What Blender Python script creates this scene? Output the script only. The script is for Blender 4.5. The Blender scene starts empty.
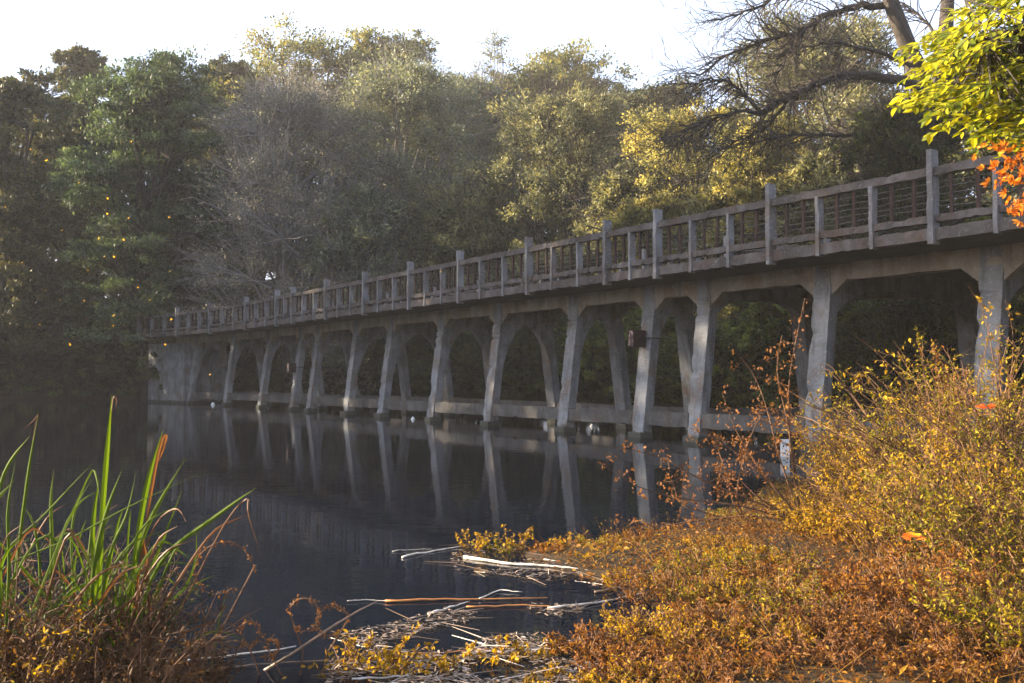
import bpy, math, random
import numpy as np
from mathutils import Vector

# ------------------------------------------------------------------ basics
for blk in (bpy.data.objects, bpy.data.meshes, bpy.data.materials):
    for b in list(blk):
        blk.remove(b)
scene = bpy.context.scene
COL = scene.collection
F = 900.0
EYE = 1.6
PITCH = math.atan(35.5 / F)
CP, SP = math.cos(PITCH), math.sin(PITCH)


def ray(x, y):
    a, b = (x - 512.0) / F, (341.5 - y) / F
    return np.array([a, CP - SP * b, SP + CP * b])


def at(x, y, Y):
    d = ray(x, y)
    return np.array([0, 0, EYE]) + d * (Y / d[1])


def on_plane(x, y, z=0.0):
    d = ray(x, y)
    return np.array([0, 0, EYE]) + d * ((z - EYE) / d[2])


# ------------------------------------------------------------------ mesh builder
class MB:
    def __init__(self):
        self.v, self.f, self.n = [], [], 0

    def add(self, verts, *facesets):
        verts = np.asarray(verts, float).reshape(-1, 3)
        for fs in facesets:
            fs = np.asarray(fs, np.int64)
            if len(fs):
                self.f.append(fs + self.n)
        self.v.append(verts)
        self.n += len(verts)

    def grid(self, P, closed_u=False):
        """P (nu, nv, 3) -> quads"""
        nu, nv = P.shape[:2]
        I = np.arange(nu * nv).reshape(nu, nv)
        if closed_u:
            I = np.vstack([I, I[:1]])
        q = np.stack([I[:-1, :-1], I[1:, :-1], I[1:, 1:], I[:-1, 1:]], -1).reshape(-1, 4)
        self.add(P.reshape(-1, 3), q)

    def tube(self, pts, radii, sides=6, cap=True):
        pts = np.asarray(pts, float)
        n = len(pts)
        radii = np.broadcast_to(np.asarray(radii, float), (n,))
        t = np.gradient(pts, axis=0)
        t /= np.linalg.norm(t, axis=1)[:, None] + 1e-9
        ref = np.array([0, 0, 1.0]) if abs(t[:, 2]).mean() < 0.8 else np.array([1.0, 0, 0])
        u = np.cross(t, ref)
        u /= np.linalg.norm(u, axis=1)[:, None] + 1e-9
        w = np.cross(t, u)
        a = np.linspace(0, 2 * math.pi, sides, endpoint=False)
        P = pts[None] + radii[None, :, None] * (np.cos(a)[:, None, None] * u[None] + np.sin(a)[:, None, None] * w[None])
        self.grid(P, True)
        if cap:
            base = self.n - sides * n
            for k in (0, n - 1):
                ids = np.array([[base + j * n + k for j in range(sides)]])
                self.f.append(ids if k else ids[:, ::-1])

    def sticks(self, A, B, ra, rb):
        """many straight tapered 3-sided sticks"""
        A, B = np.asarray(A, float), np.asarray(B, float)
        n = len(A)
        if not n:
            return
        t = B - A
        t /= np.linalg.norm(t, axis=1)[:, None] + 1e-9
        ref = np.where(abs(t[:, 2:3]) < 0.8, np.array([[0, 0, 1.0]]), np.array([[1.0, 0, 0]]))
        u = np.cross(t, ref)
        u /= np.linalg.norm(u, axis=1)[:, None] + 1e-9
        w = np.cross(t, u)
        ra = np.broadcast_to(ra, (n,))[:, None]
        rb = np.broadcast_to(rb, (n,))[:, None]
        V = []
        for k in range(3):
            a = 2 * math.pi * k / 3
            d = math.cos(a) * u + math.sin(a) * w
            V += [A + ra * d, B + rb * d]
        V = np.stack(V, 1).reshape(-1, 3)
        o = (np.arange(n) * 6)[:, None]
        q = np.concatenate([o + np.array([[0, 2, 3, 1]]), o + np.array([[2, 4, 5, 3]]), o + np.array([[4, 0, 1, 5]])])
        self.add(V, q)

    def leaves(self, C, D, N, L, W, fold=0.0):
        """diamond leaves: base C, direction D, normal N"""
        n = len(C)
        if not n:
            return
        S = np.cross(N, D)
        S /= np.linalg.norm(S, axis=1)[:, None] + 1e-9
        L = np.broadcast_to(L, (n,))[:, None]
        W = np.broadcast_to(W, (n,))[:, None]
        up = np.cross(D, S)
        V = np.stack([C, C + D * L * 0.45 + S * W * 0.5 + up * W * fold, C + D * L, C + D * L * 0.45 - S * W * 0.5 + up * W * fold], 1)
        self.add(V.reshape(-1, 3), np.arange(4 * n).reshape(n, 4))

    def fine_leaves(self, C, D, N, L, W, fold=0.12, droop=0.15):
        n = len(C)
        if not n:
            return
        S = np.cross(N, D)
        S /= np.linalg.norm(S, axis=1)[:, None] + 1e-9
        up = np.cross(D, S)
        L = np.broadcast_to(L, (n,))[:, None]
        W = np.broadcast_to(W, (n,))[:, None]

        def p(l, s, h):
            return C + D * L * l + S * W * s + up * W * h - up * L * droop * l * l
        V = np.stack([p(0, 0, 0), p(.3, .42, fold), p(.68, .4, fold), p(1, 0, 0), p(.68, -.4, fold), p(.3, -.42, fold), p(.3, 0, 0), p(.68, 0, 0)], 1).reshape(-1, 3)
        o = (np.arange(n) * 8)[:, None]
        tri = np.concatenate([o + np.array([[0, 6, 1]]), o + np.array([[0, 5, 6]]), o + np.array([[3, 2, 7]]), o + np.array([[3, 7, 4]])])
        q = np.concatenate([o + np.array([[1, 6, 7, 2]]), o + np.array([[6, 5, 4, 7]])])
        self.add(V, tri, q)

    def box(self, c, ax, ay, az, hx, hy, hz, jit=0.0, rng=None, n=(1, 1, 1)):
        """oriented box, centre c, unit axes, half sizes"""
        c = np.asarray(c, float)
        ax, ay, az = (np.asarray(q, float) for q in (ax, ay, az))
        V = []
        for i in (-1, 1):
            for j in (-1, 1):
                for k in (-1, 1):
                    V.append(c + ax * hx * i + ay * hy * j + az * hz * k)
        V = np.array(V)
        if jit:
            V += rng.normal(0, jit, V.shape)
        self.add(V, [[0, 1, 3, 2], [4, 6, 7, 5], [0, 4, 5, 1], [2, 3, 7, 6], [0, 2, 6, 4], [1, 5, 7, 3]])

    def build(self, name, mat, parent=None, smooth=False, loc=None):
        V = np.concatenate(self.v) if self.v else np.zeros((0, 3))
        if loc is not None:
            V = V - np.asarray(loc, float)
        me = bpy.data.meshes.new(name)
        me.vertices.add(len(V))
        me.vertices.foreach_set('co', V.ravel().astype(np.float32))
        idx = np.concatenate([f.ravel() for f in self.f])
        tot = np.concatenate([np.full(len(f), f.shape[1]) for f in self.f])
        st = np.concatenate([[0], np.cumsum(tot)[:-1]])
        me.loops.add(len(idx))
        me.loops.foreach_set('vertex_index', idx.astype(np.int32))
        me.polygons.add(len(tot))
        me.polygons.foreach_set('loop_start', st.astype(np.int32))
        me.polygons.foreach_set('use_smooth', np.full(len(tot), bool(smooth)))
        me.update(calc_edges=True)
        me.validate()
        me.materials.append(mat)
        o = bpy.data.objects.new(name, me)
        COL.objects.link(o)
        if parent is not None:
            o.parent = parent
        if loc is not None:
            o.location = loc
        return o


def tag(o, label=None, cat=None, group=None, kind=None):
    for k, v in (('label', label), ('category', cat), ('group', group), ('kind', kind)):
        if v:
            o[k] = v
    return o


def empty(name, loc, label, cat, group=None, rz=0.0):
    o = bpy.data.objects.new(name, None)
    COL.objects.link(o)
    o.location = loc
    o.rotation_euler.z = rz
    return tag(o, label, cat, group)


def copy_tree(o, parent=None):
    c = o.copy()
    COL.objects.link(c)
    if parent is not None:
        c.parent = parent
    for ch in [x for x in KIDS(o)]:
        copy_tree(ch, c)
    return c


def KIDS(o):
    return list(o.children)


def unit(v):
    v = np.asarray(v, float)
    return v / (np.linalg.norm(v, axis=-1, keepdims=True) + 1e-9)


def rdirs(rng, n):
    return unit(rng.normal(0, 1, (n, 3)))


# ------------------------------------------------------------------ materials
def new_mat(name):
    m = bpy.data.materials.new(name)
    m.use_nodes = True
    nt = m.node_tree
    nt.nodes.clear()
    out = nt.nodes.new('ShaderNodeOutputMaterial')
    return m, nt, out


def N(nt, kind, **kw):
    n = nt.nodes.new(kind)
    for k, v in kw.items():
        if k in n.inputs.keys() if hasattr(n.inputs, 'keys') else False:
            n.inputs[k].default_value = v
        else:
            setattr(n, k, v)
    return n


def ramp(nt, fac, stops, mode='LINEAR'):
    r = nt.nodes.new('ShaderNodeValToRGB')
    r.color_ramp.interpolation = mode
    els = r.color_ramp.elements
    while len(els) < len(stops):
        els.new(0.5)
    for e, (p, c) in zip(els, stops):
        e.position = p
        e.color = (*c, 1) if len(c) == 3 else c
    nt.links.new(fac, r.inputs[0])
    return r.outputs[0]


def noise(nt, scale, detail=4, rough=0.55, vec=None, dist=0.0):
    n = nt.nodes.new('ShaderNodeTexNoise')
    n.inputs['Scale'].default_value = scale
    n.inputs['Detail'].default_value = detail
    n.inputs['Roughness'].default_value = rough
    n.inputs['Distortion'].default_value = dist
    if vec is not None:
        nt.links.new(vec, n.inputs['Vector'])
    return n.outputs['Fac']


def coords(nt, scale=(1, 1, 1), kind='Object'):
    tc = nt.nodes.new('ShaderNodeTexCoord')
    mp = nt.nodes.new('ShaderNodeMapping')
    mp.inputs['Scale'].default_value = scale
    nt.links.new(tc.outputs[kind], mp.inputs[0])
    return mp.outputs[0]


def mix_rgb(nt, fac, a, b, mode='MIX'):
    m = nt.nodes.new('ShaderNodeMix')
    m.data_type = 'RGBA'
    m.blend_type = mode
    for sock, v in ((m.inputs[0], fac), (m.inputs[6], a), (m.inputs[7], b)):
        if hasattr(v, 'is_linked'):
            nt.links.new(v, sock)
        else:
            sock.default_value = (*v, 1) if isinstance(v, tuple) and len(v) == 3 else v
    return m.outputs[2]


def leaf_mat(name, cols, trans=0.45, rough=0.5, spec=0.3, tint=None, clump=0):
    """cols: ramp colours picked per leaf island"""
    m, nt, out = new_mat(name)
    g = nt.nodes.new('ShaderNodeNewGeometry')
    vec = coords(nt)
    big = noise(nt, 0.35 if trans < 0.99 else 2, 2, 0.5, vec)
    add = nt.nodes.new('ShaderNodeMath')
    add.operation = 'MULTIPLY_ADD'
    nt.links.new(big, add.inputs[0])
    add.inputs[1].default_value = 0.9
    ad2 = nt.nodes.new('ShaderNodeMath')
    ad2.operation = 'MULTIPLY_ADD'
    nt.links.new(g.outputs['Random Per Island'], ad2.inputs[0])
    ad2.inputs[1].default_value = 0.62
    ad2.inputs[2].default_value = -0.27
    nt.links.new(ad2.outputs[0], add.inputs[2])
    k = len(cols)
    c = ramp(nt, add.outputs[0], [(i / max(1, k - 1), col) for i, col in enumerate(cols)])
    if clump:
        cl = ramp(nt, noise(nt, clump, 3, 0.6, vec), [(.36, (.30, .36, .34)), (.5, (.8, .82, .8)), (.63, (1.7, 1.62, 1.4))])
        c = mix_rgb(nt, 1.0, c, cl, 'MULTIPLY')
    b = nt.nodes.new('ShaderNodeBsdfPrincipled')
    nt.links.new(c, b.inputs['Base Color'])
    b.inputs['Roughness'].default_value = rough
    b.inputs['Specular IOR Level'].default_value = spec
    t = nt.nodes.new('ShaderNodeBsdfTranslucent')
    tc = mix_rgb(nt, 1.0, c, tint or (1.35, 1.25, 0.7), 'MULTIPLY')
    nt.links.new(tc, t.inputs['Color'])
    mx = nt.nodes.new('ShaderNodeMixShader')
    mx.inputs[0].default_value = trans
    nt.links.new(b.outputs[0], mx.inputs[1])
    nt.links.new(t.outputs[0], mx.inputs[2])
    nt.links.new(mx.outputs[0], out.inputs[0])
    return m


def solid_mat(name, stops, scale=4, rough=0.85, bump=0.4, stretch=(1, 1, 1), spec=0.25, bdist=0.02):
    m, nt, out = new_mat(name)
    vec = coords(nt, stretch)
    f = noise(nt, scale, 6, 0.6, vec)
    c = ramp(nt, f, stops)
    b = nt.nodes.new('ShaderNodeBsdfPrincipled')
    nt.links.new(c, b.inputs['Base Color'])
    b.inputs['Roughness'].default_value = rough
    b.inputs['Specular IOR Level'].default_value = spec
    if bump:
        bp = nt.nodes.new('ShaderNodeBump')
        bp.inputs['Strength'].default_value = bump
        bp.inputs['Distance'].default_value = bdist
        nt.links.new(noise(nt, scale * 4, 6, 0.65, vec), bp.inputs['Height'])
        nt.links.new(bp.outputs[0], b.inputs['Normal'])
    nt.links.new(b.outputs[0], out.inputs[0])
    return m


def concrete_mat(name, light, mid, dark, brown, streak=0.6, bump=0.55):
    m, nt, out = new_mat(name)
    vec = coords(nt)
    patch = noise(nt, 1.3, 6, 0.62, vec, 0.4)
    c = ramp(nt, patch, [(0.28, dark), (0.5, mid), (0.72, light)])
    st = noise(nt, 1.0, 5, 0.6, coords(nt, (5, 5, 0.5)))      # water running down
    sf = ramp(nt, st, [(0.5, (0, 0, 0)), (0.68, (1, 1, 1))])
    sm = nt.nodes.new('ShaderNodeMath')
    sm.operation = 'MULTIPLY'
    sm.inputs[1].default_value = streak
    nt.links.new(sf, sm.inputs[0])
    c = mix_rgb(nt, sm.outputs[0], c, tuple(x * 0.45 for x in mid))
    br = ramp(nt, noise(nt, 2.2, 5, 0.6, coords(nt, (1, 1, 0.6))), [(0.5, (0, 0, 0)), (0.7, (1, 1, 1))])
    c = mix_rgb(nt, br, c, brown)
    sp = ramp(nt, noise(nt, 17, 4, 0.7, vec), [(0.58, (0, 0, 0)), (0.7, (1, 1, 1))])
    c = mix_rgb(nt, sp, c, tuple(min(1, x * 1.25) for x in light))
    sx = nt.nodes.new('ShaderNodeSeparateXYZ')
    nt.links.new(vec, sx.inputs[0])
    ad = nt.nodes.new('ShaderNodeMath')
    ad.operation = 'MULTIPLY_ADD'
    nt.links.new(noise(nt, 3.5, 4, .6, vec), ad.inputs[0])
    ad.inputs[1].default_value = -0.28
    nt.links.new(sx.outputs[2], ad.inputs[2])
    al = ramp(nt, ad.outputs[0], [(.0, (.8,) * 3), (.04, (0, 0, 0))])     # algae at the tide line
    c = mix_rgb(nt, al, c, (.035, .038, .022))
    b = nt.nodes.new('ShaderNodeBsdfPrincipled')
    nt.links.new(c, b.inputs['Base Color'])
    b.inputs['Roughness'].default_value = 0.9
    b.inputs['Specular IOR Level'].default_value = 0.2
    bp = nt.nodes.new('ShaderNodeBump')
    bp.inputs['Strength'].default_value = bump
    bp.inputs['Distance'].default_value = 0.03
    nt.links.new(noise(nt, 9, 8, 0.7, vec), bp.inputs['Height'])
    nt.links.new(bp.outputs[0], b.inputs['Normal'])
    nt.links.new(b.outputs[0], out.inputs[0])
    return m


M = {}
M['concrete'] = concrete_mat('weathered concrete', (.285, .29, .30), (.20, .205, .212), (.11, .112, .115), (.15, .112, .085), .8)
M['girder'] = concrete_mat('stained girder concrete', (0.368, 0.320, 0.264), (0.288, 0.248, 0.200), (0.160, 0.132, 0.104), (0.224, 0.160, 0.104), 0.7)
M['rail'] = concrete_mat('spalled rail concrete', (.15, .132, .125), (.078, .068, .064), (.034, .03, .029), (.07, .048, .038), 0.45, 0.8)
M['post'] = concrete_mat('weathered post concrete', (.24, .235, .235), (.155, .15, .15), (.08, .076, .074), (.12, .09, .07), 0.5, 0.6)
M['soot_shade'] = concrete_mat('deck underside dark with soot and shade', (.08, .072, .066), (.05, .045, .041), (.028, .025, .023), (.05, .038, .03), 0.5)  # soot plus the shade under the deck, both put into this dark colour
M['tie'] = concrete_mat('shade darkened tie beam concrete', (.135, .13, .125), (.085, .082, .08), (.045, .043, .042), (.07, .055, .045), 0.5)  # concrete colour darkened to stand in for shade under the bridge
M['rust'] = solid_mat('rusted steel bar', [(.3, (.014, .008, .007)), (.7, (.045, .02, .016))], 12, 0.8, 0.3)
M['wire'] = solid_mat('weathered wire', [(.3, (.08, .075, .07)), (.7, (.18, .17, .16))], 12, 0.6, 0)
M['bark'] = solid_mat('grey brown bark', [(.3, (.018, .014, .012)), (.55, (.042, .034, .029)), (.75, (.08, .068, .058))], 5, 0.9, 0.7, (3, 3, .6))
M['greybark'] = solid_mat('pale grey twig bark', [(.3, (.10, .09, .085)), (.7, (.26, .24, .22))], 5, 0.9, 0.3, (3, 3, .6))
M['stem'] = solid_mat('golden brown stem', [(.3, (.03, .014, .008)), (.5, (.09, .042, .02)), (.7, (.22, .12, .055))], 3, 0.8, 0.2)
M['paletwig'] = solid_mat('bleached dead wood', [(.32, (.15, .115, .085)), (.48, (.42, .38, .33)), (.7, (.68, .64, .58))], 11, 0.5, 0.5, spec=.5)
M['darkwood'] = solid_mat('wet brown stick', [(.3, (.06, .035, .02)), (.7, (.20, .12, .07))], 9, 0.35, 0.3, spec=.5)
M['orangewood'] = solid_mat('orange dead reed', [(.3, (0.255, 0.075, 0.015)), (.7, (0.465, 0.203, 0.045))], 6, 0.5, 0.2, spec=.4)
M['white'] = solid_mat('white painted board', [(.3, (.68, .68, .66)), (.7, (.82, .82, .80))], 9, 0.5, 0.1)
M['black'] = solid_mat('black paint', [(.3, (.015, .015, .016)), (.7, (.03, .03, .03))], 9, 0.5, 0.1)
M['redbox'] = solid_mat('dull maroon metal', [(.3, (.022, .013, .014)), (.7, (.055, .028, .028))], 7, 0.7, 0.2)
M['pinkface'] = solid_mat('peeling pale pink paint', [(.46, (.05, .03, .03)), (.56, (.40, .27, .25)), (.72, (.5, .38, .36))], 10, 0.7, 0.2)
M['mud'] = solid_mat('dark mud and litter', [(.3, (.02, .015, .01)), (.5, (.06, .042, .026)), (.72, (.13, .09, .05))], 2.2, 0.9, 0.8, bdist=.05)

# background foliage
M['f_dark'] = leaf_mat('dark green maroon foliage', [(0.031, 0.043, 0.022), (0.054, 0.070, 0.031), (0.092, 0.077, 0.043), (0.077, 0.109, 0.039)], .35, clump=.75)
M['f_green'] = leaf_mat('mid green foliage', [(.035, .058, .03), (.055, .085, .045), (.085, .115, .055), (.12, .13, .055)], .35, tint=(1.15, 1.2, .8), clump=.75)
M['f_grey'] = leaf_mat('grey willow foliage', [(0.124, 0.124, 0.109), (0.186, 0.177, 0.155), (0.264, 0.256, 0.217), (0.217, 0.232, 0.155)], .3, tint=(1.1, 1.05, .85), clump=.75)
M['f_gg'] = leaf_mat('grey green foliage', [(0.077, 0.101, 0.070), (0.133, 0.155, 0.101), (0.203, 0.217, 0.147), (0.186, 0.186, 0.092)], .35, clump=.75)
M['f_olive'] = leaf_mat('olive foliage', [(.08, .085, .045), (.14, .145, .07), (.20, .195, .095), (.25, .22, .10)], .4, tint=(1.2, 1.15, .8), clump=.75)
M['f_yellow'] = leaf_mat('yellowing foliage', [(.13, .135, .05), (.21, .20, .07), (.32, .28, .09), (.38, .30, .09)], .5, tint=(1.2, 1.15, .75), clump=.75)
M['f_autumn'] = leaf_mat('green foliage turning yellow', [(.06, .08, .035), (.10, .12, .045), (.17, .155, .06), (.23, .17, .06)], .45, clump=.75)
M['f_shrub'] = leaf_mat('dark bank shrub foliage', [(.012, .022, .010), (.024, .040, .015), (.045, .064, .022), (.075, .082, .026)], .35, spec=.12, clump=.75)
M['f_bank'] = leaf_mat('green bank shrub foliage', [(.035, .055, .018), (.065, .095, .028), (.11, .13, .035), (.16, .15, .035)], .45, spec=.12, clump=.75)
# foreground foliage
M['l_gold'] = leaf_mat('golden leaves', [(.075, .042, .005), (.19, .11, .008), (.40, .25, .010), (.30, .10, .008)], .45, spec=.12, tint=(1.3, 1.15, .5))
M['l_olivegold'] = leaf_mat('olive gold leaves', [(.04, .042, .005), (.11, .10, .008), (.30, .22, .010), (.28, .11, .008)], .45, spec=.12, tint=(1.3, 1.2, .5))
M['l_weed'] = leaf_mat('dull brown weed leaves', [(.018, .012, .006), (.045, .024, .010), (.10, .045, .014), (.05, .06, .012)], .35, spec=.12)  # leaf colours kept dark to carry the shade over the weeds
M['l_russet'] = leaf_mat('russet leaves', [(.045, .016, .006), (.13, .046, .010), (.24, .105, .014), (.34, .22, .016)], .42, spec=.12, tint=(1.25, 1.1, .6))
M['l_brown'] = leaf_mat('dry orange brown leaves', [(.055, .022, .009), (.125, .052, .018), (.21, .09, .028), (.18, .07, .02)], .42, spec=.12)
M['l_lime'] = leaf_mat('yellow green leaves', [(.025, .045, .004), (.09, .115, .005), (.30, .29, .006), (.44, .37, .008)], .5, spec=.15, tint=(1.3, 1.2, .4))
M['l_orange'] = leaf_mat('bright orange leaves', [(.36, .07, .015), (.52, .15, .015), (.60, .25, .02), (.50, .34, .03)], .5)
M['l_redorange'] = leaf_mat('red orange leaf', [(.62, .10, .02), (.72, .16, .02), (.78, .22, .02)], .5)
M['l_yellowbright'] = leaf_mat('bright yellow leaf', [(.75, .42, .02), (.8, .52, .03)], .5)
M['blade'] = leaf_mat('green reed blade', [(.014, .036, .004), (.036, .072, .006), (.085, .12, .008), (.13, .075, .012)], .38, spec=.08, rough=.7, tint=(1.35, 1.35, .4))
M['deadblade'] = leaf_mat('dead brown reed blade', [(.045, .018, .009), (.11, .045, .018), (.20, .10, .04)], .35, spec=.15)
M['litter'] = leaf_mat('pale floating litter', [(.05, .035, .02), (.13, .085, .05), (.28, .20, .14), (.62, .58, .54)], .2, .3, .5)
M['l_undergrowth'] = leaf_mat('dry undergrowth', [(.045, .02, .008), (.12, .05, .015), (.24, .13, .025), (.22, .19, .04)], .4, spec=.12)
M['ground'] = None


def make_ground_mat():
    m, nt, out = new_mat('bank earth with leaf litter')
    vec = coords(nt)
    c = ramp(nt, noise(nt, 0.8, 8, 0.65, vec), [(.3, (.008, .006, .004)), (.5, (.022, .015, .008)), (.7, (.045, .028, .013))])
    sp = ramp(nt, noise(nt, 14, 5, 0.7, vec), [(.55, (0, 0, 0)), (.66, (1, 1, 1))])
    c = mix_rgb(nt, sp, c, (.085, .045, .016))
    b = nt.nodes.new('ShaderNodeBsdfPrincipled')
    nt.links.new(c, b.inputs['Base Color'])
    b.inputs['Roughness'].default_value = 0.95
    b.inputs['Specular IOR Level'].default_value = 0.15
    bp = nt.nodes.new('ShaderNodeBump')
    bp.inputs['Strength'].default_value = 0.8
    bp.inputs['Distance'].default_value = 0.06
    nt.links.new(noise(nt, 10, 8, 0.7, vec), bp.inputs['Height'])
    nt.links.new(bp.outputs[0], b.inputs['Normal'])
    nt.links.new(b.outputs[0], out.inputs[0])
    return m


M['ground'] = make_ground_mat()


def make_water_mat():
    m, nt, out = new_mat('dark lake water')
    b = nt.nodes.new('ShaderNodeBsdfPrincipled')
    b.inputs['Base Color'].default_value = (.002, .004, .009, 1)
    b.inputs['Roughness'].default_value = 0.02
    b.inputs['IOR'].default_value = 1.33
    b.inputs['Specular IOR Level'].default_value = 0.38
    h1 = noise(nt, 1.0, 3, 0.5, coords(nt, (1.6, 3.2, 1)))
    h2 = noise(nt, 1.0, 2, 0.5, coords(nt, (7, 13, 1)))
    patch = ramp(nt, noise(nt, 0.11, 3, 0.5, coords(nt, (1, 2.2, 1))), [(.35, (.25,) * 3), (.65, (1,) * 3)])
    s = nt.nodes.new('ShaderNodeMath')
    s.operation = 'MULTIPLY_ADD'
    nt.links.new(h2, s.inputs[0])
    s.inputs[1].default_value = 0.22
    nt.links.new(h1, s.inputs[2])
    mu = nt.nodes.new('ShaderNodeMath')
    mu.operation = 'MULTIPLY'
    nt.links.new(s.outputs[0], mu.inputs[0])
    nt.links.new(patch, mu.inputs[1])
    bp = nt.nodes.new('ShaderNodeBump')
    bp.inputs['Strength'].default_value = 1.0
    bp.inputs['Distance'].default_value = 0.0042
    nt.links.new(mu.outputs[0], bp.inputs['Height'])
    nt.links.new(bp.outputs[0], b.inputs['Normal'])
    nt.links.new(b.outputs[0], out.inputs[0])
    return m


M['water'] = make_water_mat()

# ------------------------------------------------------------------ terrain and water
TH = math.atan(642.0 / F)
CT, ST = math.cos(TH), math.sin(TH)
FAR = [(-400, 12), (-60, 12), (-40, 14), (-37.5, 22), (-37, 50), (-37, 60), (-35, 64), (-26, 60.5), (-21.5, 57.5), (-17, 58), (-12, 57.5), (-6, 53.5), (0, 45.5),
       (6, 37.5), (10, 31), (14, 26), (18, 21), (23, 15), (30, 8), (60, 3), (400, 3), (400, 500), (-400, 500)]
NEAR = [(-400, 9), (-14, 8), (-6, 6.2), (-3.2, 5.2), (-1.9, 4.75), (-1.1, 4.35), (-.2, 4.5), (.5, 5.1), (1.0, 6.0), (.8, 6.9), (.1, 7.7),
        (.0, 8.3), (.7, 8.9), (1.9, 9.6), (2.8, 11.2), (3.6, 13.0), (5.2, 14.6), (8, 15.6), (11, 15.4), (13, 13), (17, 8), (30, 5), (60, 2.2), (400, 2), (400, -300), (-400, -300)]


def signed(px, py, poly):
    """+ inside, distance to edge"""
    P = np.array(poly, float)
    Q = np.roll(P, -1, 0)
    d = np.full(px.shape, 1e9)
    ins = np.zeros(px.shape, bool)
    for (ax, ay), (bx, by) in zip(P, Q):
        ex, ey = bx - ax, by - ay
        t = np.clip(((px - ax) * ex + (py - ay) * ey) / (ex * ex + ey * ey + 1e-9), 0, 1)
        d = np.minimum(d, np.hypot(px - ax - t * ex, py - ay - t * ey))
        if ay != by:
            c = ((ay > py) != (by > py)) & (px < (bx - ax) * (py - ay) / (by - ay) + ax)
            ins ^= c
    return np.where(ins, d, -d)


def height(px, py):
    px, py = np.asarray(px, float), np.asarray(py, float)
    sf, sn = signed(px, py, FAR), signed(px, py, NEAR)
    wob = 0.5 * np.sin(px * 1.3 + 1.1 * np.sin(py * .9)) * np.cos(py * 1.1) + .3 * np.sin(px * 2.9 + py * 2.3)
    hf = np.where(sf > 0, np.minimum(1.0 - np.exp(-sf * .5), 1) * 1.0 + np.minimum(sf, 60) * 0.05, sf * .4)
    hn = np.where(sn > 0, (1 - np.exp(-sn * .8)) * .14 + np.clip(sn - 4, 0, 10) * .02, sn * .3)
    h = np.maximum(hf, hn)
    h = np.maximum(h, -1.6)
    return h + wob * np.where(sn > -1, .02, .08) * (1 if True else 0)


def H(x, y):
    return float(height(np.array([x]), np.array([y]))[0])


def axis(lo, hi, fine_lo, fine_hi, step, n_out):
    a = fine_lo - np.geomspace(step, fine_lo - lo, n_out)[::-1]
    b = np.arange(fine_lo, fine_hi, step)
    c = fine_hi + np.geomspace(step, hi - fine_hi, n_out)
    return np.concatenate([a, b, c])


gx = axis(-350, 350, -8, 14, .22, 45)
gy = axis(-250, 420, 2, 20, .22, 60)
GX, GY = np.meshgrid(gx, gy, indexing='ij')
mb = MB()
mb.grid(np.stack([GX, GY, height(GX.ravel(), GY.ravel()).reshape(GX.shape)], -1))
tag(mb.build('ground', M['ground'], smooth=True), kind='structure')

mb = MB()
wx, wy = np.linspace(-350, 350, 3), np.linspace(-60, 130, 3)
WX, WY = np.meshgrid(wx, wy, indexing='ij')
mb.grid(np.stack([WX, WY, np.zeros_like(WX)], -1))
tag(mb.build('water', M['water']), kind='structure')

# ------------------------------------------------------------------ bridge
PC = 17.85                       # distance from the camera to the centre line


def s_of(x, p):
    k = (x - 512.0) / F
    return p * (CT - k * ST) / (ST + k * CT)


S0 = s_of(294.6, PC)
KAP = 0.0155


def bridge(s, q=0.0, z=0.0):
    """point on the bridge: s along (towards the far bank), q across (+ away from the camera)"""
    s = np.asarray(s, float)
    if True:
        ds = np.maximum(s - S0, 0)
        ang = KAP * ds
        # straight part
        c0 = PC * np.array([CT, ST])
        ss = np.minimum(s, S0)
        bx = c0[0] - ss * ST
        by = c0[1] + ss * CT
        a = ang
        lx = np.where(ds > 0, (np.sin(a)) / KAP, 0)          # along
        ly = np.where(ds > 0, (1 - np.cos(a)) / KAP, 0)       # towards -q (camera side / left)
        bx = bx - lx * ST - ly * CT
        by = by + lx * CT - ly * ST
        h = TH + ang
    x = bx + np.cos(h) * q
    y = by + np.sin(h) * q
    return np.stack([x, y, np.broadcast_to(np.asarray(z, float), x.shape)], -1)


def frame_at(s):
    h = TH + KAP * max(s - S0, 0)
    return np.array([-math.sin(h), math.cos(h), 0]), np.array([math.cos(h), math.sin(h), 0]), np.array([0, 0, 1.0])


def s_px(x, q):
    lo, hi = -8.0, 75.0
    for _ in range(60):
        m = .5 * (lo + hi)
        P = bridge(m, q)
        if 512 + F * P[0] / max(P[1], .1) > x:
            lo = m
        else:
            hi = m
    return lo


rng = np.random.default_rng(5)
Z_SOFFIT, Z_DECK, Z_GB = 4.06, 4.27, 3.69
BENT_PX = [191.3, 227.6, 262.8, 294.6, 311.6, 349, 383.5, 434, 490.5, 566, 641.5, 696.5, 815, 985]
bent_s = [s_px(x, -1.10) for x in BENT_PX]
bent_s += [bent_s[-1] - 3.5, bent_s[-1] - 7.0]
POST_PX = [177, 210, 246, 277, 293, 326.6, 365, 410.5, 460.5, 529.5, 608, 659, 773, 936.5]
QR = -2.30
post_s = [s_px(x, QR) for x in POST_PX]
post_s += [post_s[-1] - 3.4, post_s[-1] - 6.8]
S_END = s_px(138.6, QR)
S_NEAR = post_s[-1] - 0.6

B = empty('bridge', bridge(bent_s[-1], 0, 0), 'long grey concrete footbridge on splayed arched legs crossing the dark water', 'bridge')
BINV = np.array(B.location)


def bpart(mb, name, mat, parent=B, smooth=False):
    o = mb.build(name, mat, None, smooth)
    # keep mesh coordinates in world, parent at identity offset
    me = o.data
    off = Vector(BINV)
    if parent is B:
        me.transform(__import__('mathutils').Matrix.Translation(-off))
    else:
        me.transform(__import__('mathutils').Matrix.Translation(-off))
    o.parent = parent
    return o


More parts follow.
